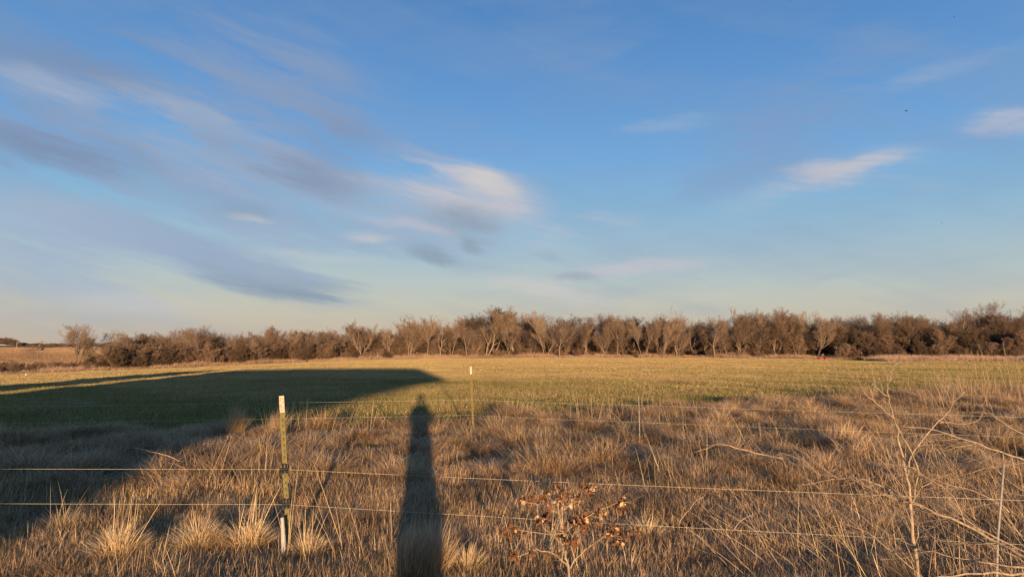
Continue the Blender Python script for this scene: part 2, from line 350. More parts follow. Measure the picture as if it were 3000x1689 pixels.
# ------------------------------------------------------------------ grass
def blade_mesh(name,n,root,Lr,az,th0,th1,w,segs,rng,mat,z0=None,twist=.6):
    """n grass blades as one mesh; root (n,2), all other arguments arrays of n"""
    ts=np.linspace(0,1,segs+1)
    p=np.zeros((n,segs+1,3)); p[:,0,:2]=root
    if z0 is not None: p[:,0,2]=z0
    for k in range(segs):
        th=th0+(th1-th0)*((k+.5)/segs)
        st=Lr/segs
        p[:,k+1,0]=p[:,k,0]+np.sin(th)*np.cos(az)*st; p[:,k+1,1]=p[:,k,1]+np.sin(th)*np.sin(az)*st; p[:,k+1,2]=p[:,k,2]+np.cos(th)*st
    p[:,:,2]=np.maximum(p[:,:,2],.004)
    sa=az+math.pi/2+rng.normal(0,twist,n); side=np.stack([np.cos(sa),np.sin(sa),np.zeros(n)],1)
    nv=2*segs+1; V=np.zeros((n,nv,3))
    for k in range(segs):
        wk=(w*(1-.55*(k/segs)))[:,None]/2
        V[:,2*k]=p[:,k]-side*wk; V[:,2*k+1]=p[:,k]+side*wk
    V[:,-1]=p[:,segs]
    tr=[]
    for k in range(segs-1):
        a=2*k; tr+=[(a,a+1,a+3),(a,a+3,a+2)]
    a=2*(segs-1); tr.append((a,a+1,a+2))
    tr=np.array(tr); T=(np.arange(n)[:,None,None]*nv+tr[None]).reshape(-1,3)
    me=bpy.data.meshes.new(name); me.vertices.add(n*nv); me.vertices.foreach_set('co',V.ravel())
    me.loops.add(T.size); me.loops.foreach_set('vertex_index',T.ravel().astype(np.int32)); me.polygons.add(len(T)); me.polygons.foreach_set('loop_start',(np.arange(len(T))*3).astype(np.int32))
    a=me.color_attributes.new('rnd','FLOAT_COLOR','POINT'); c=np.ones((n,nv,4)); c[:,:,:3]=rng.random((n,1,3)); a.data.foreach_set('color',c.ravel())
    me.update(); me.materials.append(mat); return me
def disc(n,r,rng,pw=.5):
    a=rng.random(n)*2*math.pi; q=r*rng.random(n)**pw; return np.stack([q*np.cos(a),q*np.sin(a)],1)
def D(a): return np.radians(a)
def short_patch(seed,n=1900,r=.5):
    rng=np.random.default_rng(seed); root=disc(n,r,rng)
    cl=rng.integers(0,14,n); ca=rng.normal(0,1.3,14)         # small clumps that lean together
    cc=disc(14,r,rng); m=rng.random(n)<.55; root[m]=cc[cl[m]]+rng.normal(0,.06,(m.sum(),2))
    az=ca[cl]+rng.normal(0,1.0,n)
    L_=rng.uniform(.04,.12,n)*np.where(rng.random(n)<.08,1.6,1); flat=rng.random(n)<.38
    th0=np.where(flat,rng.uniform(60,88,n),rng.uniform(0,40,n)); th1=np.where(flat,rng.uniform(80,100,n),th0+rng.uniform(0,34,n))
    return blade_mesh('short_dry_grass',n,root,L_,az,D(th0),D(th1),rng.uniform(.0028,.0056,n),3,rng,M_dry,z0=np.where(flat,rng.uniform(.0,.06,n),0))
def mat_patch(seed,n=1200,r=.30,mat=None,L0=.26,L1=.55,spread=.9):
    rng=np.random.default_rng(seed); root=disc(n,r,rng,.6)
    rad=np.arctan2(root[:,1],root[:,0]); rho=np.hypot(root[:,0],root[:,1])/r
    pre=rng.random(n)<.55; lock=rng.integers(0,10,n); la=rng.normal(0,.8,10)
    az=np.where(pre,la[lock]+rng.normal(0,.3,n),rad+rng.normal(0,.5,n)); L_=rng.uniform(L0,L1,n)*rng.choice([.55,.8,1.],n)
    th0=np.clip(rho*45+rng.normal(8,14,n),0,80); th1=th0+rng.uniform(45,100,n)
    rag=rng.random(n)<.05; th1=np.where(rag,th0+rng.uniform(0,25,n),th1)
    return blade_mesh('lodged_grass',n,root,L_,az,D(th0),D(th1),rng.uniform(.0035,.0065,n),4,rng,mat or M_dry)
def stem_patch(seed,n=26,r=.5,L0=.35,L1=.8,w=(.003,.005),mat=None):
    rng=np.random.default_rng(seed); root=disc(n,r,rng); az=rng.normal(0,.8,n)
    th0=rng.uniform(2,32,n); return blade_mesh('tall_stems',n,root,rng.uniform(L0,L1,n),az,D(th0),D(th0+rng.uniform(0,25,n)),rng.uniform(w[0],w[1],n),4,rng,mat or M_tus)
def field_patch(seed,n,half,L0,L1,w0,w1,mat,th=45):
    rng=np.random.default_rng(seed); root=rng.uniform(-half,half,(n,2)); az=rng.random(n)*2*math.pi
    nc_=int(n/18); cc=rng.uniform(-half,half,(nc_,2)); k=rng.integers(0,nc_,n); m=rng.random(n)<.6; root[m]=cc[k[m]]+rng.normal(0,.035*(1+half),(m.sum(),2)); hc=rng.uniform(.6,1.5,nc_); L0,L1=L0*np.where(m,hc[k],.8),L1*np.where(m,hc[k],.8)
    th0=rng.uniform(0,th,n); return blade_mesh('pasture_blades',n,root,rng.uniform(L0,L1,n)*rng.uniform(.6,1,n),az,D(th0),D(th0+rng.uniform(0,35,n)),rng.uniform(w0,w1,n),2,rng,mat)

def scatter(name,pos,rotz,scl,var,tint,sources,scz=None):
    """one object: geometry nodes put a source mesh (by var) on every point"""
    n=len(pos); me=bpy.data.meshes.new(name); me.vertices.add(n); me.vertices.foreach_set('co',np.asarray(pos,float).ravel())
    def at_(nm,ty,arr,key='value'):
        a=me.attributes.new(nm,ty,'POINT'); a.data.foreach_set(key,np.asarray(arr).ravel())
    rot=np.zeros((n,3)); rot[:,2]=rotz; at_('rot','FLOAT_VECTOR',rot,'vector')
    sc=np.stack([scl,scl,scl if scz is None else scz],1); at_('scl','FLOAT_VECTOR',sc,'vector')
    at_('var','INT',np.asarray(var,np.int32)); at_('tint','FLOAT',np.asarray(tint,float)); me.update()
    ob=link(name,me)
    g=bpy.data.node_groups.new(name+'_scatter','GeometryNodeTree'); N,L=g.nodes,g.links
    g.interface.new_socket('Geometry',in_out='INPUT',socket_type='NodeSocketGeometry'); g.interface.new_socket('Geometry',in_out='OUTPUT',socket_type='NodeSocketGeometry')
    gi=N.new('NodeGroupInput'); go=N.new('NodeGroupOutput'); jn=N.new('GeometryNodeJoinGeometry')
    def na(nm,ty):
        q=N.new('GeometryNodeInputNamedAttribute'); q.data_type=ty; q.inputs[0].default_value=nm; return q.outputs[0]
    ro,sc_,va=na('rot','FLOAT_VECTOR'),na('scl','FLOAT_VECTOR'),na('var','INT')
    e2r=N.new('FunctionNodeEulerToRotation'); L.new(ro,e2r.inputs[0])
    for k,src in enumerate(sources):
        so=bpy.data.objects.new(src.name+'_source',src)      # never linked to the scene: only its mesh is drawn, on the points
        oi=N.new('GeometryNodeObjectInfo'); oi.inputs[0].default_value=so; oi.inputs['As Instance'].default_value=True
        cmpn=N.new('FunctionNodeCompare'); cmpn.data_type='INT'; cmpn.operation='EQUAL'; L.new(va,cmpn.inputs[2]); cmpn.inputs[3].default_value=k
        ip=N.new('GeometryNodeInstanceOnPoints'); L.new(gi.outputs[0],ip.inputs['Points']); L.new(cmpn.outputs[0],ip.inputs['Selection'])
        L.new(oi.outputs['Geometry'],ip.inputs['Instance']); L.new(e2r.outputs[0],ip.inputs['Rotation']); L.new(sc_,ip.inputs['Scale']); L.new(ip.outputs[0],jn.inputs[0])
    L.new(jn.outputs[0],go.inputs[0])
    md=ob.modifiers.new('scatter','NODES'); md.node_group=g
    return ob
def grid_pts(x0,x1,y0,y1,step,rng,jit=.5):
    xs=np.arange(x0,x1,step); ys=np.arange(y0,y1,step); X,Y=np.meshgrid(xs,ys); X=X.ravel()+rng.uniform(-jit,jit,X.size)*step; Y=Y.ravel()+rng.uniform(-jit,jit,Y.size)*step
    return X,Y
def inview(X,Y,m=.84,pad=.8): return (np.abs(X)<m*Y+pad)
def nz2(x,y,s,seed=0):   # cheap smooth noise -1..1
    x=x*s+seed*3.7; y=y*s+seed*1.9
    return (np.sin(x+1.7*np.sin(y*.83+seed))+np.sin(y*1.13+1.3*np.sin(x*.71+2*seed))+np.sin((x+y)*.63+seed*5))/3

rng=np.random.default_rng(5)
def near_grass():
    srcs=[short_patch(i) for i in range(4)]+[mat_patch(10+i) for i in range(4)]+[stem_patch(20+i) for i in range(3)]
    P=[];R=[];S=[];V=[];T=[];SZ=[]
    X,Y=grid_pts(-13,22,2.6,27,.30,rng); k=inview(X,Y)&(Y<grass_edge(X,Y)-.1); X,Y=X[k],Y[k]
    # short sward: thin out with distance
    keep=(rng.random(len(X))<np.where(Y<8.3,1,.42))&((nz2(X,Y,2.9,13)>-.30)|(rng.random(len(X))<.25)); X1,Y1=X[keep],Y[keep]; n=len(X1)
    lean=np.where(X1>0.15*Y1,D(120),D(50))+.7*nz2(X1,Y1,.9,1)
    P.append(np.stack([X1,Y1,ground(X1,Y1)+lumps(X1,Y1)],1)); R.append(lean+rng.normal(0,.35,n)); s=rng.uniform(.8,1.25,n)*(1+.25*nz2(X1,Y1,1.3,4)); S.append(s); SZ.append(s*rng.uniform(.8,1.2,n)); V.append(rng.integers(0,4,n)); T.append(np.clip(.08+.22*nz2(X1,Y1,.6,9),0,.4))
    # lodged mats: common from 8 m outwards, patchy nearer
    X,Y=grid_pts(-13,22,2.8,27,.42,rng); k=inview(X,Y)&(Y<grass_edge(X,Y)-.25); X,Y=X[k],Y[k]
    pr=np.where(Y>8.3,.55,.12)+np.where(Y>8.3,.75,.3)*nz2(X,Y,2.3,2)+np.where((X<-1.2)&(Y<8),.16,0)+np.where((X>.33*Y)&(Y<9),.2,0)
    k=rng.random(len(X))<pr; X,Y=X[k],Y[k]; n=len(X)
    lean=np.where(X>0.15*Y,D(170),D(210))+2.2*nz2(X,Y,1.1,3)
    P.append(np.stack([X,Y,ground(X,Y)+lumps(X,Y)],1)); R.append(lean+rng.normal(0,.9,n)); s=rng.uniform(.6,1.2,n)*np.where(Y<8,.6,1); S.append(s); SZ.append(s*rng.uniform(.6,1.25,n)*.85); V.append(rng.integers(4,8,n)); T.append(np.zeros(n))
    # loose upright stems
    X,Y=grid_pts(-13,22,3.0,27,.8,rng); k=inview(X,Y)&(Y<grass_edge(X,Y))&(rng.random(len(X))<.13); X,Y=X[k],Y[k]; n=len(X)
    P.append(np.stack([X,Y,ground(X,Y)+lumps(X,Y)],1)); R.append(np.where(X>.15*Y,D(140),D(60))+rng.normal(0,.8,n)); s=rng.uniform(.6,1.1,n); S.append(s); SZ.append(s); V.append(rng.integers(8,11,n)); T.append(np.zeros(n))
    o=scatter('dry_grass',np.concatenate(P),np.concatenate(R),np.concatenate(S),np.concatenate(V),np.concatenate(T),srcs,np.concatenate(SZ))
    tag(o,'rank dry winter grass, matted and tangled, over the whole foreground','grass',kind='stuff')
def field_grass():
    srcs=[field_patch(40+i,2400,1.0,.05,.13,.006,.011,M_field) for i in range(3)]+[field_patch(50+i,3000,1.9,.07,.15,.014,.026,M_field,35) for i in range(3)]
    P=[];R=[];S=[];V=[];T=[];SZ=[]
    def tint(X,Y):
        t=X/Y; g=.04+np.interp(Y,[13,18,24,30,36,50,90,130],[.72,.62,.56,.46,.22,.12,.10,.14])
        g=g+.34*sstep(t,.28,.55)*sstep(Y,20,32)+.10*sstep(-t,.3,.6)*(Y>25)
        g=g+.26*np.sin(Y*.42+.8*np.sin(X*.08))*np.sin(Y*.17+1)*sstep(Y,28,45)+.20*nz2(X,Y,.35,6)+.16*nz2(X*.35,Y,.5,16)+.28*nz2(X,Y,1.15,11)*(Y<45)
        return np.clip(g,.05,.98)
    X,Y=grid_pts(-36,42,12,48,1.15,rng); k=inview(X,Y,.80,1.5)&(Y>grass_edge(X,Y)-.5)&(rng.random(len(X))<.93); X,Y=X[k],Y[k]; n=len(X)
    P.append(np.stack([X,Y,ground(X,Y)],1)); R.append(rng.random(n)*6.28); s=rng.uniform(.9,1.15,n); S.append(s); SZ.append(s*np.clip(1+.8*nz2(X,Y,1.3,8),.35,2)); V.append(rng.integers(0,3,n)); T.append(tint(X,Y))
    X,Y=grid_pts(-110,110,46,134,2.9,rng); t=X/Y; k=inview(X,Y,.80,3)&(Y<yedge(t)); X,Y=X[k],Y[k]; n=len(X)
    P.append(np.stack([X,Y,ground(X,Y)],1)); R.append(rng.random(n)*6.28); s=rng.uniform(.9,1.15,n); S.append(s); SZ.append(s); V.append(rng.integers(3,6,n)); T.append(tint(X,Y))
    o=scatter('pasture_grass',np.concatenate(P),np.concatenate(R),np.concatenate(S),np.concatenate(V),np.concatenate(T),srcs,np.concatenate(SZ))
    tag(o,'short green and straw coloured pasture grass covering the open field','grass',kind='stuff')
def verge_grass():
    srcs=[field_patch(60+i,2600,1.7,.35,.95,.014,.03,M_verge,25) for i in range(3)]
    X,Y=grid_pts(-110,120,60,170,2.0,rng); t=X/Y; ye=yedge(t)
    wid=np.interp(t,[-.76,-.5,-.2,0,.2,.35,.5,.76],[9,9,9,7,6,9,14,16])
    start=np.where(t>.38,ye-18*sstep(t,.38,.55)+2*nz2(X,Y,.3,3),ye)
    k=inview(X,Y,.80,3)&(Y>start)&(Y<ye+wid); pi_=hit(2413,1053); k&=rng.random(len(X))<.95; dt=X/Y-pi_[0]/pi_[1]; k&=~((dt>-.026)&(dt<.075)&(Y<pi_[1]+3.0)); X,Y=X[k],Y[k]; n=len(X)
    s=rng.uniform(.7,1.2,n); sz=s*(.85+.5*nz2(X,Y,.5,7)); sz=np.clip(sz,.35,1.6)
    o=scatter('verge_grass',np.stack([X,Y,ground(X,Y)],1),rng.random(n)*6.28,s,rng.integers(0,3,n),np.zeros(n),srcs,sz)
    tag(o,'strip of tall unmown pinkish dry grass along the foot of the trees','grass',kind='stuff')
def far_grass():
    srcs=[field_patch(70+i,3600,16,.25,.6,.2,.5,M_hill,30) for i in range(2)]+[field_patch(75+i,900,4.5,.25,.55,.06,.16,M_hill,30) for i in range(2)]
    X,Y=grid_pts(-1400,-20,430,1700,30,rng); k=(X/Y>-.80)&(X/Y<-.1); X,Y=X[k],Y[k]; n=len(X)
    X2,Y2=grid_pts(-370,-25,118,450,7.,rng); k=(X2/Y2>-.80)&(X2/Y2<-.3); X2,Y2=X2[k],Y2[k]; m=len(X2); V_=np.concatenate([rng.integers(0,2,n),rng.integers(2,4,m)]); X,Y=np.concatenate([X,X2]),np.concatenate([Y,Y2]); n=len(X)
    o=scatter('far_stubble_field',np.stack([X,Y,ground(X,Y)],1),rng.random(n)*6.28,np.ones(n)*1.0,V_,np.zeros(n),srcs)
    tag(o,'tan stubble of the far fields beyond the hollow on the left','field',kind='stuff')
def weed_thicket():
    srcs=[stem_patch(80+i,22,.7,.3,1.15,(.004,.009),M_verge) for i in range(3)]
    X,Y=grid_pts(3,24,11,31,.62,rng); t=X/Y; k=(t<.80)&(t>.36)&(Y>grass_edge(X,Y)-7)&(Y<grass_edge(X,Y)+1.5)&(rng.random(len(X))<.06+.42*sstep(t,.42,.70)); X,Y=X[k],Y[k]; n=len(X)
    s=rng.uniform(.5,1.1,n); o=scatter('weed_thicket',np.stack([X,Y,ground(X,Y)],1),rng.random(n)*6.28,s,rng.integers(0,3,n),np.zeros(n),srcs,s*(.55+.6*sstep(t[k],.45,.7)))
    tag(o,'thicket of thin dry weed stalks along the pasture edge at right','weeds',kind='stuff')
near_grass(); weed_thicket(); field_grass(); verge_grass(); far_grass()

# tussocks that stand out one by one
def tussock(px,py,wpx,hpx,label,seed,stems=0,stemL=(.3,.6),n=1300,upright=False,lean=0.):
    p=hit(px,py); p[2]=p[2]; sc=p[1]/F; r=wpx*sc/2; h=hpx*sc
    g=np.random.default_rng(seed); cz=g.random(9)*2*math.pi; root=disc(n,r*.5,g,.6); root[:,0]*=g.uniform(.8,1.3); az=cz[g.integers(0,9,n)]+g.normal(0,.5,n) if not upright else g.normal(lean,1.2,n)
    if upright: th0=g.uniform(0,38,n); th1=th0+g.uniform(0,25,n); L_=g.beta(2.2,2.2,n)*h*1.2
    else:
        root=disc(n,r*.72,g,.55); rho=np.hypot(root[:,0],root[:,1])/(r*.72); az=np.arctan2(root[:,1],root[:,0])+g.normal(0,.55,n); root[:,0]*=g.uniform(.85,1.25)
        th0=np.clip(rho*52+g.normal(0,14,n)+14*np.cos(az-lean-2.5),0,85); th1=th0+g.uniform(15,75,n); L_=h*1.05*(1.05-.45*rho)*g.uniform(.55,1.15,n)
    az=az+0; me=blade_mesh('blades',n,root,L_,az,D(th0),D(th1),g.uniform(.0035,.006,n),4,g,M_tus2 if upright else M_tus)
    o=empty('grass_tussock',(p[0],p[1],gz(p[0],p[1])+float(lumps(p[0],p[1])))); link('blades',me,o)
    if stems:
        root=disc(stems,r*.5,g); th0=np.abs(g.normal(0,17,stems))
        link('seed_stems',blade_mesh('seed_stems',stems,root,g.uniform(stemL[0],stemL[1],stems),g.normal(lean,1.1,stems),D(th0),D(th0+g.uniform(0,20,stems)),g.uniform(.0035,.0062,stems),4,g,M_tus),o)
    tag(o,label,'grass tussock','tussocks standing out of the matted grass'); return o
tussock(578,1622,130,110,'round sunlit straw tussock, second one left of the near fence post',31,8,(.3,.5),1600,lean=.6)
tussock(728,1612,150,100,'bright golden tussock with many upright stems just left of the near fence post',32,34,(.35,.62),2000)
tussock(345,1640,150,110,'wind-leaning straw tussock at lower left, two clumps left of the golden one',33,14,(.4,.65),1500,lean=.5)
tussock(180,1560,170,80,'loose low tussock farthest to the lower left in the grass',34,9,(.3,.5),1200,lean=.5)
tussock(898,1640,90,90,'narrow upright tussock just right of the near fence post foot',35,22,(.25,.5),900)
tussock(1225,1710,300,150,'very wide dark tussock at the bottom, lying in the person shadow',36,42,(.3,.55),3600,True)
tussock(1365,1690,120,90,'small golden tussock lit along the right side of the person shadow',37,4,(.2,.3),1200)
tussock(688,1288,62,78,'tall dense straw clump behind the near fence post, reaching the pasture',38,60,(.5,.72),1500,True)
tussock(810,1290,70,70,'pale tall clump standing close behind the near fence post',39,30,(.4,.6),900,True)
tussock(2460,1330,170,80,'upright tawny clump between the mustard post and the dead sapling',40,40,(.4,.6),1800,True)
tussock(2290,1335,110,60,'rounded tawny clump behind the pale fallen branch',41,8,(.3,.45),1200)
tussock(1890,1585,130,70,'swept-over golden clump right of the shrub with rusty leaves',42,8,(.25,.4),1200,lean=-.5)
tussock(1440,1610,90,50,'low bright clump left of the shrub with rusty leaves',43,3,(.2,.3),900)

# ------------------------------------------------------------------ bare trees
def rot_about(d,ang,az):
    # tilt direction d by ang, around a random azimuth
    dx,dy,dz=d; a=(1,0,0) if abs(dx)<.8 else (0,1,0)
    u=(dy*a[2]-dz*a[1],dz*a[0]-dx*a[2],dx*a[1]-dy*a[0]); l=math.sqrt(u[0]**2+u[1]**2+u[2]**2); u=(u[0]/l,u[1]/l,u[2]/l)
    w=(dy*u[2]-dz*u[1],dz*u[0]-dx*u[2],dx*u[1]-dy*u[0]); ca,sa=math.cos(az),math.sin(az); s,c=math.sin(ang),math.cos(ang)
    return tuple(d[i]*c+(u[i]*ca+w[i]*sa)*s for i in range(3))
def tree_meshes(seed,H=10.,trunk=.34,nc=(8,7,7,8),ratio=(.50,.58,.60,.62),ang=(22,52),up=(.10,.12,.12,.13,.12),wig=.15,r0=.085,stems=1,tw=.0155,mt=None,mc=None,lean=0.,first=.35):
    g=random.Random(seed); A=MB(); B=MB()
    def grow(p,d,L_,r,lv):
        n=(6,5,4,3,2)[lv]; pts=[p]; cur=p; dirs=[d]
        for i in range(n):
            wg=wig*(1,.95,.75,.55,.45)[lv]; d=(d[0]+g.gauss(0,wg),d[1]+g.gauss(0,wg),d[2]+g.gauss(0,wg*.6)+up[lv]); l=math.sqrt(d[0]**2+d[1]**2+d[2]**2); d=(d[0]/l,d[1]/l,d[2]/l)
            cur=(cur[0]+d[0]*L_/n,cur[1]+d[1]*L_/n,cur[2]+d[2]*L_/n); pts.append(cur); dirs.append(d)
        r1=r*(.55 if lv<2 else .35)
        if lv<=2: A.tube(pts,[r+(r1-r)*i/n for i in range(n+1)],(6,4,3)[lv],cap=False)
        else:
            an=g.random()*6.28; B.ribbon(pts,max(r*2,tw),tw*.5,(math.cos(an),math.sin(an),0))
        if lv<4:
            k=nc[lv]
            for c in range(k):
                f=(first if lv==0 else .22)+(1-(first if lv==0 else .22))*(c+g.random())/k; f=min(f,1)
                i=min(int(f*n),n-1); q=f*n-i; b=tuple(pts[i][j]+(pts[i+1][j]-pts[i][j])*q for j in range(3))
                a=math.radians(g.uniform(*ang))*(1.0 if lv else (1.15-.5*f))
                if lv>2: a*=1.1
                rr=(r+(r1-r)*f)*(.62 if lv<2 else .6)
                grow(b,rot_about(dirs[i],a,g.random()*6.28),L_*ratio[lv]*g.uniform(.75,1.15)*(1.25-.45*f if lv==0 else 1.15-.4*f),rr,lv+1)
    for s_ in range(stems):
        t=math.radians(lean if stems==1 else g.uniform(6,24)); az=g.random()*6.28 if stems>1 else 0
        grow((g.uniform(-.2,.2)*(stems>1),g.uniform(-.2,.2)*(stems>1),-.15),(math.sin(t)*math.cos(az),math.sin(t)*math.sin(az),math.cos(t)),H*.62*(1 if stems==1 else g.uniform(.75,1)),r0*(1 if stems==1 else .7),0)
    zs=sorted(v[2] for v in B.v); top=zs[int(len(zs)*.985)]; w=sorted(abs(v[0]) for v in B.v)[int(len(B.v)*.97)]
    return A.mesh('trunk',mt or M_trunk),B.mesh('crown',mc or M_twig),top,w
KINDS={}; FILL=['fill_round','fill_multi','fill_tall','fill_wide']
def kinds():
    K=KINDS
    K['round']=tree_meshes(1,nc=(10,8,7,9),ang=(25,55))
    K['vase']=tree_meshes(2,nc=(8,8,7,9),ang=(14,34),first=.25,mc=M_twigp)
    K['tall']=tree_meshes(3,nc=(12,7,6,9),ang=(18,42),ratio=(.42,.58,.60,.62),first=.4,mc=M_twigp)
    K['fork']=tree_meshes(4,nc=(6,7,7,9),ang=(22,46),stems=2,first=.3,r0=.13,mc=M_twigp)
    K['multi']=tree_meshes(5,nc=(5,5,6,7),ang=(18,44),stems=4,first=.25,r0=.12)
    K['scrag']=tree_meshes(6,nc=(8,6,5,6),ang=(20,60),wig=.22,first=.3,r0=.12,mc=M_twigp)
    K['spread']=tree_meshes(7,nc=(9,7,7,7),ang=(38,70),up=(.08,.14,.12,.12,.1),wig=.2,first=.22)
    K['dense']=tree_meshes(8,nc=(11,9,8,9),ang=(22,55),first=.25,mt=M_trunkd)
    K['lone']=tree_meshes(9,nc=(8,8,7,8),ang=(16,48),stems=2,first=.5,r0=.14,mc=M_twigp,mt=M_trunkd)
kinds()
def fill_kinds():
    K=KINDS
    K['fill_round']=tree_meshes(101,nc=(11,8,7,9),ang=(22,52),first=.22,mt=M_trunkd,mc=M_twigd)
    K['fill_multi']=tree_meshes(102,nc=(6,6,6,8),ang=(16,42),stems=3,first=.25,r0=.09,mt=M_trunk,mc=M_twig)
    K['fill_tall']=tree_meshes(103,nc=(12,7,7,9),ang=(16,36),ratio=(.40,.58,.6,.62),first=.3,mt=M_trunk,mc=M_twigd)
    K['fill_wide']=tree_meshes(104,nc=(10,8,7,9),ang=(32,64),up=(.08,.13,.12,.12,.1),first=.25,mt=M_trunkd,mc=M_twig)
fill_kinds()
_SX=[0,60,160,180,205,240,270,300,340,400,450,500,530,565,620,680,730,755,780,810,835,850,900,950,1000,1040,1060,1085,1100,1150,1180,1210,1240,1280,1310,1330,1360,1390,1400,1440,1480,1500,1530,1560,1590,1620,1650,1690,1720,1760,1800,1850,1900,1960,1975,2010,2030,2060,2120,2160,2200,2230,2270,2300,2340,2370,2400,2450,2500,2550,2650,2750,2790,2830,2870,2910,2940,2960,2980,3000]
_SY=[1040,1020,990,965,958,965,1000,985,975,975,988,980,962,965,978,985,992,975,960,978,990,968,968,970,962,950,945,955,970,965,948,950,932,935,930,945,935,945,935,905,918,922,916,930,922,925,938,930,928,936,926,932,934,915,915,930,938,945,930,920,918,912,920,915,916,928,936,930,928,924,930,932,928,900,893,902,925,935,920,905]
def skyline(px): return float(np.interp(px,_SX,_SY))-4
TREE_N=[0]
def put_tree(px,Y,ytop,kind,label,group='trees of the wood behind the field',wide=1.0,seed=None,detail=True,cat='tree'):
    A,B,top,w=KINDS[kind]; X=(px-CX)/F*Y*1.0; p=at(px,1010,Y); X=p[0]; z=gz(X,Y); H=at(px,ytop,Y)[2]-z
    s=H/top; TREE_N[0]+=1; g=random.Random(TREE_N[0]*7+3)
    o=empty('bare_tree',(X,Y,z),(0,0,g.random()*6.28)); sw=s*wide*g.uniform(.95,1.1)
    o.scale=(sw,sw,s); link('trunk',A,o); link('crown',B,o)
    tag(o,label,cat,group); return o
notable=[ # px, distance, photo row of the top, kind, width, label
 (199,120,953,'lone',1.45,'lone tall forked tree with open rounded crown, standing in the brush at left'),
 (118,116,1000,'spread',1.2,'low dark spreading tree left of the lone forked tree'),
 (325,130,975,'round',.8,'rounded bare tree, first of the wood right of the lone tree'),
 (345,124,976,'dense',1.0,'dense brown tree close right of the wood\'s first rounded tree'),
 (450,122,988,'round',1.0,'low brown tree in the dip between two rounded crowns, left wood'),
 (535,120,961,'round',1.1,'broad domed tree, highest in the left quarter of the wood'),
 (577,116,966,'vase',.9,'pale straight-trunked tree touching the broad domed tree on its right'),
 (700,118,985,'fork',.9,'pale v-forked tree in front of the dark gap, left of the near post'),
 (782,150,958,'dense',1.2,'round dark crown rising behind the row above the near fence post'),
 (760,120,990,'tall',.8,'thin pale trunk in front of the dark gap above the near fence post'),
 (850,124,968,'vase',1.0,'fan-shaped bare tree just right of the near fence post\'s line'),
 (900,126,975,'multi',1.0,'many-stemmed brown tree right of the fan-shaped one'),
 (948,124,970,'round',1.0,'brown bushy tree midway between fan-shaped and dome-topped trees'),
 (1062,126,944,'multi',1.2,'big dome-topped tree with pale crossed stems at its foot'),
 (1148,130,962,'fork',.8,'slim twin-trunked tree right of the big dome-topped tree'),
 (1198,130,948,'fork',1.0,'pale wide-forked tree above the person shadow\'s head'),
 (1250,132,930,'tall',1.0,'tall slender tree right of the pale wide-forked tree'),
 (1288,130,926,'scrag',1.1,'pale tree with candelabra fork and spiky top, two left of fence-post two'),
 (1322,132,932,'tall',.9,'pale tree with sinuous single trunk just left of the second fence post'),
 (1368,130,938,'round',.9,'egg-crowned tree directly above the second fence post'),
 (1425,134,912,'fork',1.2,'leaning pale pair of stems left of the tallest crown'),
 (1447,136,903,'tall',1.2,'tallest tree of the centre wood, with fine pale branching'),
 (1510,134,914,'fork',1.1,'tall tree with two smooth pale trunks right of the tallest crown'),
 (1562,138,920,'tall',.9,'thin open-crowned tree two right of the tallest one'),
 (1592,133,914,'vase',.9,'open-topped straight tree left of the big low-limbed tree'),
 (1640,130,934,'spread',1.2,'big low-limbed tree with limbs sweeping up to the right'),
 (1712,134,928,'round',1.1,'round crowned tree over a dark thicket, centre right'),
 (1768,133,932,'vase',.9,'vase-shaped tree between round-crowned tree and the paired white trunks'),
 (1808,132,924,'round',.9,'small round-topped tree with open crown before the straight bare boles'),
 (1880,130,934,'tall',.8,'first of the straight bare boles standing close together'),
 (1892,131,932,'tall',.8,'second of the straight bare boles, almost touching the first'),
 (1925,132,936,'tall',.9,'straight bole with russet crown right of the paired ones'),
 (1945,130,934,'vase',.8,'bole with stub branches just left of the spiked-top tree'),
 (1982,131,903,'scrag',1.0,'straight tree with a dead spike leaning above its crown'),
 (2030,138,935,'scrag',.8,'thin ragged tree in the low gap right of the spiked-top tree'),
 (2093,129,932,'spread',1.2,'tree with twin pale trunks and arched low limb, right centre'),
 (2128,133,930,'tall',.9,'dark leaning trunk right of the arched-limb tree'),
 (2168,131,928,'dense',1.0,'dense reddish crown left of the two bare spikes'),
 (2216,134,912,'scrag',1.2,'skeletal tree with two bare spikes above the wood'),
 (2278,134,906,'dense',1.2,'big rounded mass with feathery top right of the skeletal tree'),
 (2340,133,914,'vase',1.0,'feathery upright tree left of the one over the red implement'),
 (2395,131,930,'fork',1.0,'tree with smooth slanting pale trunk above the red implement'),
 (2455,132,928,'dense',1.1,'first dense crown right of the red implement'),
 (2560,134,922,'dense',1.2,'second dense crown right of the red implement'),
 (2660,133,926,'dense',1.2,'third dense crown right of the red implement'),
 (2745,133,932,'multi',1.2,'dark many-stemmed tree left of the high airy crown'),
 (2830,138,905,'spread',1.0,'lower left half of the high airy double crown at right'),
 (2872,140,891,'round',1.2,'high airy oak-like crown standing above the wood at right'),
 (2935,134,925,'dense',1.1,'dark dense tree right under the airy oak-like crown'),
 (3005,138,900,'spread',1.0,'airy crown cut by the right edge of the view'),
]
for (px,Y,yt,kd,wd,lb) in notable: put_tree(px,Y,yt,kd,lb,wide=wd)
gg=random.Random(77)
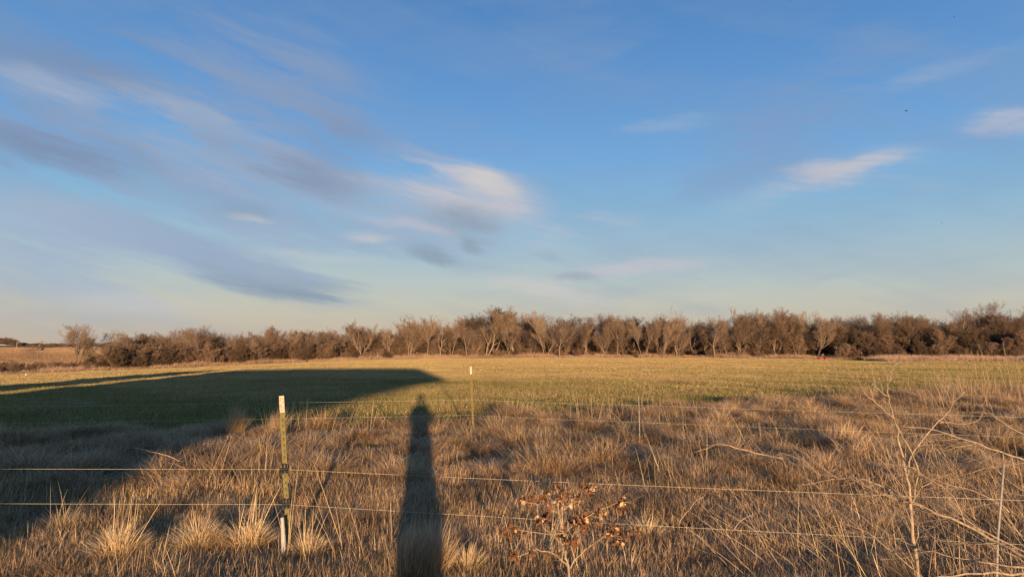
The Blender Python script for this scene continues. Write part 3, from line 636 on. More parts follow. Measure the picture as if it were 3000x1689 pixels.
for i in range(240):
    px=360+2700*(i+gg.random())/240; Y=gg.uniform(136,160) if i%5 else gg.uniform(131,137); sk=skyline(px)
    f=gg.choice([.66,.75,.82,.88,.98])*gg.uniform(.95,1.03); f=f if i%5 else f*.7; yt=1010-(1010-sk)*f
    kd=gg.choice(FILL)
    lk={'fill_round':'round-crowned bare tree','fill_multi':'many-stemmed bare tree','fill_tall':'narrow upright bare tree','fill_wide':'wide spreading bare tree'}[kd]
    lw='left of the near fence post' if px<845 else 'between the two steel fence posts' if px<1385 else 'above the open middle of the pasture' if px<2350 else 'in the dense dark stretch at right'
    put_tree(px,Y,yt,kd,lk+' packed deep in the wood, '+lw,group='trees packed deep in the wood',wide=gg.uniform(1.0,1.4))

# brush that nobody could count
def brush():
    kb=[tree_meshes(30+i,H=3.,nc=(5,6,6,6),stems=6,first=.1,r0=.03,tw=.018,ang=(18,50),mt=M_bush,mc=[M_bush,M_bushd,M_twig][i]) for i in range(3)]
    srcs=[]; 
    for A,B,t,w in kb:
        # join stems and twigs into one mesh
        va=np.empty(len(A.vertices)*3); A.vertices.foreach_get('co',va); vb=np.empty(len(B.vertices)*3); B.vertices.foreach_get('co',vb)
        vs=np.concatenate([va,vb]).reshape(-1,3); fs=[tuple(p.vertices) for p in A.polygons]+[tuple(i+len(A.vertices) for i in p.vertices) for p in B.polygons]
        me=bpy.data.meshes.new('brush'); me.from_pydata(vs.tolist(),[],fs); me.materials.append(B.materials[0]); me.update(); srcs.append(me)
    P=[];S=[];V=[]
    g=np.random.default_rng(8)
    for i in range(1900):
        px=g.uniform(-60,3080) if i<1500 else g.uniform(-70,330); t=(px-CX)/F; ye=yedge(t); dY=g.uniform(1,34) if px>330 else g.uniform(1.5,50)
        if abs(px-2413)<34 and dY<12: dY+=12
        Y=ye+dY; X=t*Y; z=gz(X,Y); sk=skyline(px)
        if px<330: ht=min(4.5,max(.8,at(px,g.uniform(1050,1084) if px<270 else g.uniform(1020,1075),Y)[2]-z))
        elif px<1000: ht=g.uniform(2.0,5.0)
        elif px<2300: ht=g.uniform(2.0,6.0)*(.42 if dY<9 else 1)
        else: ht=g.uniform(3.5,7.2)*(.55 if dY<7 else 1)
        P.append((X,Y,z)); S.append(ht/3.0); dark=dY>9
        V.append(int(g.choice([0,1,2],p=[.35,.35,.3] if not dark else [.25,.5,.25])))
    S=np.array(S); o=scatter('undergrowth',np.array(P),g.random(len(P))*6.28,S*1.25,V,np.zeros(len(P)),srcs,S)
    tag(o,'tangled russet and brown brush filling the foot of the wood','undergrowth',kind='stuff')
brush()
def far_wood():
    me=[]
    for k in range(3):
        A,B,t,w=tree_meshes(90+k,nc=(6,5,5,5),tw=.09,mt=M_trunkd,mc=M_bush); 
        vb=np.empty(len(B.vertices)*3); B.vertices.foreach_get('co',vb); m=bpy.data.meshes.new('distant_tree'); m.from_pydata(vb.reshape(-1,3).tolist(),[],[tuple(p.vertices) for p in B.polygons]); m.materials.append(M_bush); m.update(); me.append((m,t))
    g=np.random.default_rng(4); P=[];S=[];V=[]
    for i in range(2200):
        px=g.uniform(-120,1450); Y=g.uniform(1150,1500); t=(px-CX)/F; X=t*Y
        ht=g.uniform(5.5,8.5)+(10*math.exp(-((px-0)/45)**2) if px<90 else 0)+ (2.2 if px>320 else 0)
        k=int(g.integers(0,3)); P.append((X,Y,gz(X,Y))); S.append(ht/me[k][1]); V.append(k)
    S=np.array(S); o=scatter('distant_wood',np.array(P),g.random(len(P))*6.28,S*1.9,V,np.zeros(len(P)),[m for m,_ in me],S)
    tag(o,'long low belt of distant bare woods on the skyline at left','wood',kind='stuff')
far_wood()
# ------------------------------------------------------------------ the two wire fences
def tpost(parent,base,height,lean_x,paint,tipmat,name='steel_post',n_studs=26):
    """T-section steel post: face plate with studs, rear web, white painted top"""
    p=empty(name,base); p.parent=parent; p.rotation_euler=(0,lean_x,random.Random(int(base[0]*100)).uniform(-.15,.15))
    tip=.135; b=MB(); w=.038
    b.box((0,0,(height-tip)/2-.15),(w,.006,height-tip+.3),0); b.box((0,.0205,(height-tip)/2-.15),(.006,.035,height-tip+.3),0)
    b.build('shaft',paint,p)
    s=MB(); z=.05; i=0
    while z<height-tip-.03:
        s.box((.001,-.0065,z),(.009,.007,.020),0); z+=.05
    o=s.build('stud_row',M_rust,p)
    t=MB(); t.box((0,0,height-tip/2),(w+.001,.0065,tip),0); t.box((0,.0205,height-tip/2),(.0065,.035,tip),0); t.build('painted_tip',tipmat,p)
    return p
def insulator(p,z):
    b=MB(); b.box((0,-.012,z+.012),(.052,.02,.05)); b.box((0,.022,z+.012),(.05,.04,.03))
    b.tube([(-.034,-.028,z+.002),(.034,-.028,z+.002)],.012,8); b.tube([(-.012,-.03,z-.03),(-.012,-.03,z+.05)],.007,6); b.tube([(.014,-.03,z-.026),(.014,-.03,z+.046)],.007,6)
    b.box((0,-.02,z-.028),(.04,.018,.018))
    b.build('insulator',M_black,p)
def rodpost(parent,base,h,lx,ly=0):
    p=MB(); p.tube([(0,0,-.3),(lx*.5,ly*.5,h*.5),(lx,ly,h)],[.0085,.008,.007],8); o=p.build('rod_post',M_rod,parent,True,base); return o
def wire(parent,pts,sag=.012,r=.00085):
    b=MB(); out=[]
    for i in range(len(pts)-1):
        a,c=Vector(pts[i]),Vector(pts[i+1]); n=12
        for k in range(n+(i==len(pts)-2)):
            f=k/n; q=a.lerp(c,f); q.z-=sag*4*f*(1-f); out.append(q)
    b.tube(out,r,5); return b.build('wire',M_wire,parent)
# near fence
f1=empty('wire_fence',(0,5.5,0)); f1.name='wire_fence'
def rel(o,p): return (p[0]-o.location[0],p[1]-o.location[1],p[2]-o.location[2])
pb=hit(848,1636); top=at(826,1157,pb[1]); H1=top[2]-pb[2]
P1=tpost(f1,rel(f1,pb),H1,(top[0]-pb[0])/H1,M_olive,M_white)
def on_post(pb,H,lean,z): return (pb[0]+lean*z,pb[1]-.03,pb[2]+z)
l1=(top[0]-pb[0])/H1
zt=at(835,1372,pb[1])[2]; zl=at(840,1474,pb[1])[2]
insulator(P1,zt); insulator(P1,zl)
b=MB(); b.tube([(.03,-.02,zl+.02),(.036,-.03,zl+.06),(.03,-.03,zl+.12),(.022,-.03,zl+.165)],.0045,6); b.tube([(-.02,-.01,zl-.02),(-.03,-.012,zl-.06),(-.036,-.012,zl-.1)],.004,6); b.build('wire_tail',M_black,P1)
# rod post at right
Yr=4.57; rb=at(2903,1764,Yr); rt=at(2941,1360,Yr)
rodpost(f1,rel(f1,(rb[0],rb[1],0)),rt[2],rt[0]-rb[0])
def rodx(z): return rb[0]+(rt[0]-rb[0])*z/rt[2]
# end posts outside the view
eL=(-11.2,5.9,0); tpost(f1,rel(f1,eL),H1,-.03,M_olive,M_white)
eR=(9.5,3.45,0); tpost(f1,rel(f1,eR),H1,.02,M_olive,M_white)
for z in (zt,zl):
    pts=[(eL[0],eL[1]-.03,z),at(0,1368 if z==zt else 1474,5.53),on_post(pb,H1,l1,z),(rodx(z),Yr-.01,z),(eR[0],eR[1]-.03,z)]
    pts[1]=(-4.1,5.53,z+.004)
    pts=[pts[0],pts[2],pts[3],pts[4]]
    wire(f1,[rel(f1,q) for q in pts],.008)
tag(f1,'near electric fence: rusty-topped olive post, thin rod post and two pale wires across the foreground','fence','wire fences across the view')
# second fence
f2=empty('wire_fence',(0,12,0))
pb2=hit(1388,1292); top2=at(1379,1073,pb2[1]); H2=top2[2]-pb2[2]; l2=(top2[0]-pb2[0])/H2
P2=tpost(f2,rel(f2,pb2),H2,l2,M_olive2,M_white2); P2.scale=(.82,1,1)
zt2=at(1382,1170,pb2[1])[2]; zl2=at(1385,1215,pb2[1])[2]
r3=at(1873,1155,11.3); b3=(r3[0],11.3,gz(r3[0],11.3)); rodpost(f2,rel(f2,b3),r3[2]-b3[2],-.012)
e2L=(-13.,10.6,gz(-13,10.6)); tpost(f2,rel(f2,e2L),H2,.02,M_olive2,M_white2)
e2R=(9.3,8.7,0); tpost(f2,rel(f2,e2R),H2,-.02,M_olive2,M_white2)
for z in (zt2,zl2):
    pts=[(e2L[0],e2L[1]-.03,z-.02),on_post(pb2,H2,l2,z),(r3[0]-.01,11.29,z),(e2R[0],e2R[1]-.03,z)]
    wire(f2,[rel(f2,q) for q in pts],.01,.0009)
tag(f2,'second electric fence behind the first: white-topped mustard post, short rod and two faint wires','fence','wire fences across the view')
# far fence along the foot of the wood
f3=empty('far_fence',(0,132,0))
for px,hh in ((85,1.5),(340,1.2),(605,1.3),(658,1.3),(1107,1.35),(1138,1.3),(1222,1.3),(1500,1.3),(1678,1.4),(1690,1.35),(1990,1.3),(2260,1.4),(2520,1.45),(2567,1.4),(2675,1.3),(2825,1.5),(2985,1.7)):
    t=(px-CX)/F; Y=float(yedge(t))+4; X=t*Y; b=MB(); b.box((0,0,(hh-.3)/2),(.08,.08,hh-.3),0); b.box((0,0,hh-.1),(.06,.06,.16),1)
    b.build('post',[M_pole,M_white2],f3,loc=(X,Y-132,gz(X,Y)))
tag(f3,'distant fence of thin white-topped posts along the foot of the wood','fence')

# white pipe beside the near post
q=hit(834,1650); tp=at(829,1513,q[1]); b=MB(); hh=tp[2]-q[2]
b.tube([(0,0,-.1),(-.004,0,hh*.5),((tp[0]-q[0]),0,hh)],.0145,14,cap=False); b.tube([(tp[0]-q[0],0,hh-.002),(0,0,-.1)],.0125,14,cap=False)
o=b.build('plastic_pipe',M_pvc,None,True,(q[0],q[1]-.02,q[2])); tag(o,'short greyish-white plastic pipe standing in grass against the near fence post','pipe')

# ------------------------------------------------------------------ dead sapling, fallen branches, weeds
def twigs(mb,pts,r,g,n,Lr,ang=(25,60),depth=1,droop=0.,sides=4,start=.15):
    """side twigs along a path of Vectors"""
    seg=[(pts[i+1]-pts[i]).length for i in range(len(pts)-1)]; tot=sum(seg)
    for k in range(n):
        f=start+(1-start)*(k+g.random())/n; d=f*tot; i=0
        while i<len(seg)-1 and d>seg[i]: d-=seg[i]; i+=1
        b=pts[i].lerp(pts[i+1],min(1,d/max(seg[i],1e-6))); t=(pts[i+1]-pts[i]).normalized()
        dr=Vector(rot_about(tuple(t),math.radians(g.uniform(*ang)),g.random()*6.28)); L_=Lr*g.uniform(.5,1.2)*(1.2-.5*f)
        p=[b]; cur=b.copy(); m=5
        for j in range(m):
            dr=(dr+Vector((g.gauss(0,.13),g.gauss(0,.13),g.gauss(0,.13)-droop))).normalized(); cur=cur+dr*(L_/m)
            if cur.z<.02: cur.z=.02+g.random()*.02
            p.append(cur.copy())
        r0=max(.0011,r*(1-.6*f)*.5); mb.tube(p,[r0+(max(.0007,r0*.35)-r0)*j/m for j in range(m+1)],sides if r0>.002 else 3,cap=False)
        if depth>0: twigs(mb,p,r0,g,max(2,int(4*L_/max(Lr,.01))+1),L_*.5,ang,depth-1,droop,3)
def vpath(pp,org=None,smooth=3):
    P=[Vector(at(x,y,Y)) for x,y,Y in pp]
    out=[]
    for i in range(len(P)-1):      # Catmull-Rom
        p0=P[max(i-1,0)];p1=P[i];p2=P[i+1];p3=P[min(i+2,len(P)-1)]
        for k in range(smooth):
            t=k/smooth; out.append(.5*((2*p1)+(-p0+p2)*t+(2*p0-5*p1+4*p2-p3)*t*t+(-p0+3*p1-3*p2+p3)*t**3))
    out.append(P[-1])
    if org is not None: out=[q-Vector(org) for q in out]
    return out
def taper(n,a,b): return [a+(b-a)*i/(n-1) for i in range(n)]
def limb(mb,pp,r0,r1,org,g,n=0,Lr=.2,depth=1,droop=0.,sides=7,ang=(25,60)):
    r0*=.88; r1*=.88; p=vpath(pp,org); p=[q+Vector((g.gauss(0,.004),g.gauss(0,.004),g.gauss(0,.004))) for q in p]; mb.tube(p,taper(len(p),r0,r1),sides,cap=True)
    if n: twigs(mb,p,r0,g,n,Lr,ang,depth,droop)
    return p
# dead sapling
g=random.Random(3); org=at(2690,1740,4.45); org=np.array([org[0],org[1],0.]); sap=empty('dead_sapling',tuple(org))
b=MB(); limb(b,[(2690,1772,4.45),(2688,1680,4.45),(2676,1570,4.46),(2668,1480,4.48),(2656,1400,4.5),(2645,1340,4.53),(2632,1262,4.56)],.0135,.0075,org,g,4,.25,1,.02); b.build('stem',M_branch,sap,True)
limbs=[([(2632,1262,4.56),(2612,1215,4.6),(2603,1165,4.64),(2598,1120,4.68),(2608,1090,4.7),(2630,1065,4.72)],.0058,.0014,11,.16),
 ([(2676,1455,4.48),(2690,1385,4.44),(2668,1320,4.40),(2640,1268,4.38),(2618,1225,4.34)],.0062,.0030,4,.22),
 ([(2654,1400,4.5),(2672,1330,4.56),(2712,1275,4.62),(2752,1232,4.68),(2775,1212,4.72),(2800,1172,4.78),(2832,1140,4.84)],.0062,.0016,9,.2),
 ([(2622,1232,4.58),(2585,1195,4.5),(2545,1165,4.45),(2522,1125,4.42),(2510,1088,4.40)],.0048,.0012,8,.15),
 ([(2603,1165,4.64),(2566,1130,4.6),(2556,1095,4.58),(2553,1062,4.56)],.0034,.001,6,.12),
 ([(2752,1234,4.68),(2800,1240,4.7),(2845,1238,4.74),(2880,1222,4.78)],.0036,.001,6,.16),
 ([(2672,1478,4.48),(2640,1420,4.3),(2600,1370,4.15),(2560,1320,4.05)],.004,.0012,6,.16),
 ([(2670,1485,4.48),(2700,1430,4.6),(2745,1400,4.7),(2790,1380,4.8)],.004,.0012,5,.16)]
for pp,r0,r1,n,Lr in limbs:
    b=MB(); limb(b,pp,r0,r1,org,g,n,Lr,2 if r0>.0045 else 1); b.build('limb',M_branch,sap,True)
tag(sap,'leafless pale dead sapling with thin forking limbs, standing at right before the wires','sapling')
def branch(pp,r0,r1,n,Lr,label,seed,name='fallen_branch',depth=1,droop=.03,cat='branch',group='dead branches lying in the grass at right',ang=(20,55)):
    g=random.Random(seed); c=at(*pp[0]); o=MB(); org=np.array([c[0],c[1],gz(c[0],c[1])]); limb(o,pp,r0,r1,org,g,n,Lr,depth,droop,ang=ang)
    ob=o.build(name,M_branch,None,True,tuple(org)); tag(ob,label,cat,group); return ob
branch([(3090,1680,4.0),(2990,1625,4.15),(2900,1575,4.3),(2790,1520,4.4),(2680,1472,4.55),(2600,1432,4.7),(2530,1405,4.8),(2460,1396,4.95),(2400,1388,5.05),(2360,1350,5.1)],.0125,.0025,16,.42,'thickest pale fallen branch slanting from lower right across the dead sapling',51,depth=2)
branch([(3090,1668,4.1),(2960,1596,4.3),(2860,1545,4.4),(2760,1508,4.5),(2690,1492,4.6)],.0075,.003,8,.35,'thinner branch lying alongside the thickest fallen one',52)
branch([(3090,1385,6.0),(2990,1345,6.1),(2900,1312,6.2),(2800,1278,6.3),(2720,1255,6.4),(2640,1250,6.5)],.011,.003,14,.45,'dark-shaded long branch arching in from the right edge behind the sapling',53,depth=2)
branch([(3090,1300,6.4),(2980,1262,6.5),(2900,1215,6.6),(2840,1205,6.7)],.007,.002,9,.4,'thin arching branch above the long dark-shaded one at the right edge',54)
branch([(3100,1672,3.9),(2960,1655,4.0),(2850,1640,4.1),(2740,1618,4.2),(2680,1612,4.3)],.0075,.0025,7,.3,'nearly level pale branch low at the bottom right corner',55)
branch([(3100,1676,3.75),(2960,1676,3.8),(2830,1680,3.85),(2730,1694,3.9)],.009,.004,5,.25,'stout level stick lying along the bottom edge at right',56)
branch([(2290,1343,8.2),(2215,1326,8.25),(2150,1308,8.3),(2110,1300,8.3),(2070,1312,8.35),(2030,1325,8.4)],.010,.003,8,.4,'pale fallen branch lying between the mustard post and sapling',57,ang=(25,70))
branch([(1990,1535,6.0),(2012,1500,6.0),(2040,1468,6.02),(2068,1446,6.05)],.005,.0015,3,.15,'single curved stick rising out of the grass right of the rusty shrub',58)
branch([(2145,1556,6.0),(2172,1522,6.0),(2200,1506,6.05),(2235,1496,6.1)],.005,.0015,5,.15,'short forked stick lying right of the single curved stick',59)
branch([(2960,1500,5.2),(2880,1450,5.3),(2790,1420,5.4),(2720,1400,5.5)],.006,.0018,10,.4,'tangled thin branch between the sapling and the right-hand rod',60,depth=2)
branch([(3080,1480,5.0),(3000,1440,5.1),(2940,1395,5.2),(2870,1340,5.3)],.006,.0018,9,.4,'thin slanting branch passing behind the rod at right',61,depth=2)
branch([(2700,1690,4.3),(2620,1620,4.4),(2540,1560,4.5),(2450,1520,4.6)],.005,.0015,9,.35,'spindly branch spreading left from the foot of the sapling',62,depth=2)
branch([(395,1312,8.9),(440,1322,8.85),(490,1335,8.8),(530,1350,8.8)],.009,.005,3,.2,'dark stick lying in the shaded grass at left',63,group='sticks lying in the shaded grass')
branch([(325,1300,9.6),(328,1280,9.6),(331,1258,9.6)],.006,.003,0,.1,'short pale stub standing in the shaded grass at left',64,group='sticks lying in the shaded grass')

# loose pale stems, one by one, lower right
def stalks():
    g=random.Random(12); mb=MB()
    for i in range(150):
        px=g.uniform(2150,3060); py=g.uniform(1360,1720); p=hit(px,py); b0=Vector((p[0],p[1],gz(p[0],p[1])))
        d=Vector((-g.uniform(.25,1.0),g.uniform(-.2,.4),g.uniform(.35,1))).normalized(); L_=g.uniform(.25,.75); pts=[b0]; cur=b0.copy()
        for j in range(5):
            d=(d+Vector((g.gauss(0,.1),g.gauss(0,.1),g.gauss(-.04,.08)))).normalized(); cur=cur+d*L_/5; pts.append(cur.copy())
        mb.tube(pts,taper(6,.0026,.0008),3,cap=False)
    o=mb.build('dead_stems',M_branch); tag(o,'loose thin pale dead stems leaning through the grass at lower right','stems',kind='stuff')
stalks()

# shrub with rusty leaves
org=np.array([*at(1668,1740,4.75)[:2],0.]); sh=empty('rusty_shrub',tuple(org)); g=random.Random(9)
Y=4.75
b=MB(); limb(b,[(1668,1750,Y),(1667,1670,Y),(1660,1630,Y),(1656,1590,Y),(1646,1540,Y),(1636,1500,Y),(1634,1450,Y),(1628,1420,Y)],.0105,.003,org,g,5,.12,1); b.build('stem',M_branch,sh,True)
tips=[]
for pp,r0 in (([(1662,1650,Y),(1622,1622,Y-.05),(1585,1612,Y-.1),(1555,1612,Y-.12),(1525,1626,Y-.14),(1500,1634,Y-.15)],.0042),
 ([(1667,1664,Y),(1698,1622,Y+.05),(1742,1590,Y+.1),(1775,1574,Y+.13),(1815,1560,Y+.15)],.0042),
 ([(1654,1562,Y),(1690,1530,Y-.05),(1722,1510,Y-.08),(1762,1490,Y-.1),(1815,1472,Y-.12),(1845,1470,Y-.14)],.0038),
 ([(1636,1506,Y),(1600,1484,Y+.04),(1572,1474,Y+.06),(1530,1470,Y+.08)],.003),
 ([(1652,1560,Y),(1596,1562,Y+.08),(1530,1553,Y+.12),(1478,1546,Y+.14)],.003),
 ([(1648,1498,Y),(1682,1460,Y+.03),(1714,1440,Y+.05),(1730,1425,Y+.06)],.003),
 ([(1658,1612,Y),(1672,1580,Y-.1),(1690,1555,Y-.16),(1712,1548,Y-.2)],.003),
 ([(1656,1600,Y),(1622,1570,Y-.1),(1592,1545,Y-.16),(1585,1515,Y-.2)],.003)):
    b=MB(); p=limb(b,pp,r0*1.4,.0018,org,g,6,.12,1); b.build('limb',M_branch,sh,True)
# crumpled leaves
def leafmesh(seed,mat):
    g=random.Random(seed); a=MB(); pts=[(-.5,0,0),(-.25,.32,g.uniform(-.2,.3)),(.15,.36,g.uniform(-.2,.3)),(.5,.05,g.uniform(-.3,.2)),(.2,-.3,g.uniform(-.3,.3)),(-.2,-.34,g.uniform(-.3,.3)),(0,0,g.uniform(.1,.25))]
    th=[(x,y,z+.04) for x,y,z in pts]
    n=6; a.poly(pts,[(i,(i+1)%n,6) for i in range(n)]); return a.mesh('leaf',mat)
lms=[leafmesh(i,M_leaf if i<5 else M_leafp) for i in range(7)]
for (cx,cy,rad,n,dY) in ((1640,1455,34,16,0),(1600,1452,24,9,.05),(1560,1462,20,8,.08),(1530,1468,12,5,.08),(1690,1452,26,9,.04),(1728,1428,16,8,.06),(1627,1424,12,5,0),(1585,1525,26,12,-.2),(1598,1508,14,5,-.16),(1655,1565,26,9,0),(1690,1520,22,8,-.05),(1720,1512,20,9,-.08),(1760,1500,18,6,-.1),(1822,1475,28,14,-.12),(1790,1553,38,18,.14),(1818,1575,24,9,.15),(1862,1562,20,7,.17),(1500,1556,28,13,.13),(1480,1575,16,5,.14),(1508,1625,18,8,-.14),(1556,1620,12,4,-.12),(1680,1585,22,8,-.12),(1712,1545,20,8,-.2),(1618,1625,12,3,-.05),(1622,1660,10,2,-.02)):
    for k in range(int(n*2.1)):
        x=cx+g.gauss(0,rad*.6); y=cy+g.gauss(0,rad*.5); q=at(x,y,Y+dY+g.gauss(0,.05)); pale=g.random()<.10
        o=bpy.data.objects.new('leaf',lms[g.randint(5,6)] if pale else lms[g.randint(0,4)]); col.objects.link(o); o.parent=sh
        o.location=(q[0]-org[0],q[1]-org[1],q[2]-org[2]); s=g.uniform(.018,.048); o.scale=(s,s,s); o.rotation_euler=(g.random()*6.28,g.random()*6.28,g.random()*6.28)
tag(sh,'small forking shrub hung with curled rust-brown and tan dead leaves, bottom centre','shrub')

# tall dry weeds standing at right
def weed(bx,by,tx,ty,label,seed,r=.005,n=9,Y=None,Lr=.22):
    g=random.Random(seed); p=hit(bx,by); Y=p[1]; q=at(tx,ty,Y); b0=Vector((0,0,-.05)); b1=Vector((q[0]-p[0],g.uniform(-.1,.1),q[2]-p[2])); pts=[]
    for i in range(7):
        f=i/6; v=b0.lerp(b1,f)+Vector((.05*math.sin(f*3+seed),0,0)); pts.append(v)
    m=MB(); m.tube(pts,taper(7,r*1.4,r*.5),5,cap=False); twigs(m,pts,r,g,n,Lr,(12,38),1,-.04,3,.3)
    o=m.build('dry_weed',M_branch,None,True,(p[0],p[1],gz(p[0],p[1]))); tag(o,label,'weed','tall dry weeds at the right edge of the grass'); return o
W=[(2870,1130,2838,1022,'tall pale weed stalk, leftmost of the tallest group at right'),(2903,1140,2862,1008,'thickest leaning weed stalk of the tallest group at right'),
 (2885,1128,2868,1030,'slim weed stalk tucked between the two leaning tall ones'),(2962,1145,2938,1000,'tall weed stalk reaching highest near the right edge'),(2950,1142,2922,1040,'bent weed stalk left of the highest one near the edge'),
 (2992,1135,2978,1045,'weed stalk touching the right edge of the view'),(2826,1128,2812,1036,'thin weed just left of the tallest group'),(2795,1128,2768,1075,'short leaning weed left of the thin one'),
 (2758,1135,2735,1080,'small weed standing over the edge of the pasture, far left of the tall ones'),(2365,1140,2352,1090,'twiggy weed at the pasture edge, in line with the red implement'),(2345,1150,2338,1108,'lower twiggy weed beside the one in line with the red implement'),
 (2252,1100,2238,1058,'dark single weed out in the pasture, left of the red implement'),(2456,1118,2442,1056,'dark feathery weed in the pasture right of the red implement'),(2410,1150,2395,1105,'reddish weed between the two pasture-edge weeds'),
 (1610,1250,1602,1168,'slender stem right of the mustard post, crossing the far wires'),(1868,1208,1894,1105,'thin curved stem rising beside the short far rod'),(1890,1200,1915,1135,'second thin stem leaning right of the short far rod'),(2720,1150,2712,1095,'thin weed above the top of the dead sapling')]
for i,w in enumerate(W): weed(*w,seed=200+i,r=(.0105 if i<6 else .006),n=12 if i<9 else 7,Lr=.3 if i<6 else .2)

# ------------------------------------------------------------------ far things
def place(px,py,Y): X=at(px,py,Y)[0]; return (X,Y,gz(X,Y))
# red implement at the end of the field
p=hit(2413,1053); s=p[1]/F; o=empty('farm_implement',(p[0],p[1],gz(p[0],p[1])))
for sx,w in ((-.55,.75),(.42,.62)):
    b=MB(); h=.32; x0,x1=sx-w/2,sx+w/2
    b.poly([(x0,-.5,.12),(x1,-.5,.12),(x1,.5,.12),(x0,.5,.12),(x0+.08,-.4,h),(x1-.08,-.4,h),(x1-.08,.4,h+.06),(x0+.08,.4,h+.06)],[(3,2,1,0),(4,5,6,7),(0,1,5,4),(1,2,6,5),(2,3,7,6),(3,0,4,7)]); b.build('deck',M_red,o)
b=MB(); b.box((-.06,0,.35),(.12,.3,.5)); b.build('gearbox',M_dark,o)
for x in (-1.0,.85):
    b=MB(); b.tube([(x,-.06,.16),(x,.06,.16)],.16,12); b.build('wheel',M_black,o)
b=MB(); b.tube([(-.28,0,.3),(-.26,0,.8),(-.2,0,1.05)],.045,6); b.build('drawbar',M_pole,o)
b=MB(); b.tube([(.05,.1,.3),(.06,.1,1.1)],.03,6); b.build('lever',M_pole,o)
tag(o,'small red mowing implement parked at the far end of the pasture','implement')
# leaning utility pole
a=place(45,1035,560); t_=at(51,1000,560); o=empty('utility_pole',a); b=MB(); hh=t_[2]-a[2]; b.tube([(0,0,-.3),(t_[0]-a[0],0,hh)],[.22,.16],8); b.build('pole',M_pole,o); b=MB(); b.box((t_[0]-a[0]-.1,0,hh-.8),(2.2,.14,.16)); b.build('crossarm',M_pole,o)
tag(o,'pale wooden utility pole leaning in the far field at the left edge','utility pole','utility poles in the far fields')
a=place(115,1030,700); t_=at(116,1008,700); o=empty('utility_pole',a); b=MB(); hh=t_[2]-a[2]; b.tube([(0,0,-.3),(0,0,hh)],[.2,.15],8); b.build('pole',M_pole,o); b=MB(); b.box((0,0,hh-.8),(2.,.14,.16)); b.build('crossarm',M_pole,o)
tag(o,'smaller upright utility pole farther off, right of the leaning one','utility pole','utility poles in the far fields')
def shed(px,Y,w,d,h,rh,zoff,wm,rm,label,name='farm_shed'):
    a=place(px,1010,Y); o=empty(name,(a[0],a[1],a[2]+zoff)); b=MB(); b.box((0,0,h/2-1),(w,d,h+2)); b.build('wall',wm,o)
    b=MB(); b.poly([(-w/2-.3,-d/2-.4,h),(w/2+.3,-d/2-.4,h),(w/2+.3,d/2+.4,h),(-w/2-.3,d/2+.4,h),(-w/2-.3,0,h+rh),(w/2+.3,0,h+rh)],[(0,1,5,4),(2,3,4,5),(1,2,5),(3,0,4),(3,2,1,0)]); b.build('roof',rm,o)
    b=MB(); b.box((-w*.15,-d/2-.03,h*.38),(w*.22,.06,h*.76)); b.build('door',M_dark,o)
    tag(o,label,'shed','farm sheds far off to the left'); return o
shed(275,620,4.6,4,2.6,1.2,0,M_wall,M_roof,'tiny pale shed on the far field right of the lone forked tree')
shed(119,640,4.2,4,1.6,1.0,1.2,M_dark,M_dark,'tiny dark-roofed shed beside the smaller utility pole')
shed(722,330,8.4,6,2.2,.55,.9,M_wall,M_roof,'long low shed with pale roof glimpsed through trees at left centre')
shed(772,330,3.4,5,2.0,.5,-.1,M_wall,M_roof,'short shed right of the long low one behind the trees')
# small pale objects in the brush
for px,py,lb in ((76,1100,'small round white object in the brush below the leaning utility pole'),(342,1076,'tiny white marker at the foot of the brush right of the lone tree')):
    p=hit(px,py+3); b=MB(); b.tube([(0,0,0),(0,0,.06),(0,0,.17),(0,0,.21)],[.05,.08,.075,.03],10); o=b.build('white_bucket',M_white2,None,True,(p[0],p[1],gz(p[0],p[1])+.1)); tag(o,lb,'bucket')
# birds far up
B_=[(2655,325,'largest dark bird, high in the right half of the sky'),(2795,50,'dark bird near the upper right corner of the sky'),(2315,3,'bird cut by the top edge right of centre'),(2760,652,'small bird over the right of the wood, lower sky'),(750,742,'speck of a bird low over the left clouds'),(673,42,'lone bird high in the upper left sky'),(1250,814,'bird low in the sky above the centre-left trees'),(2690,412,'small bird below the largest one'),(2000,848,'bird just above the centre-right treetops'),(48,670,'bird near the left edge of the sky'),(428,746,'faint bird between left edge and left cloud bank'),(2690,866,'bird low above the dense trees on the right')]
bm_=MB(); bm_.tube([(0,-.2,0),(0,-.1,.0),(0,.1,0),(0,.24,-.01)],[.012,.05,.045,.008],6)
for s_ in (-1,1): bm_.poly([(0,-.1,.02),(s_*.22,-.14,.09),(s_*.5,-.02,.03),(s_*.22,.03,.08),(0,.08,.02),(0,0,.0)],[(0,1,3,4),(1,2,3),(0,4,5)])
bme=bm_.mesh('bird',M_bird)
for i,(x,y,lb) in enumerate(B_):
    big=.9 if i==0 else .55 if i in(1,3) else .34; q=at(x,y,120+8*i); o=link('bird',bme,None,tuple(q),(0,.2*math.sin(i*2),.8+i)); o.scale=(big*1.2,)*3; tag(o,lb,'bird','birds scattered over the sky')

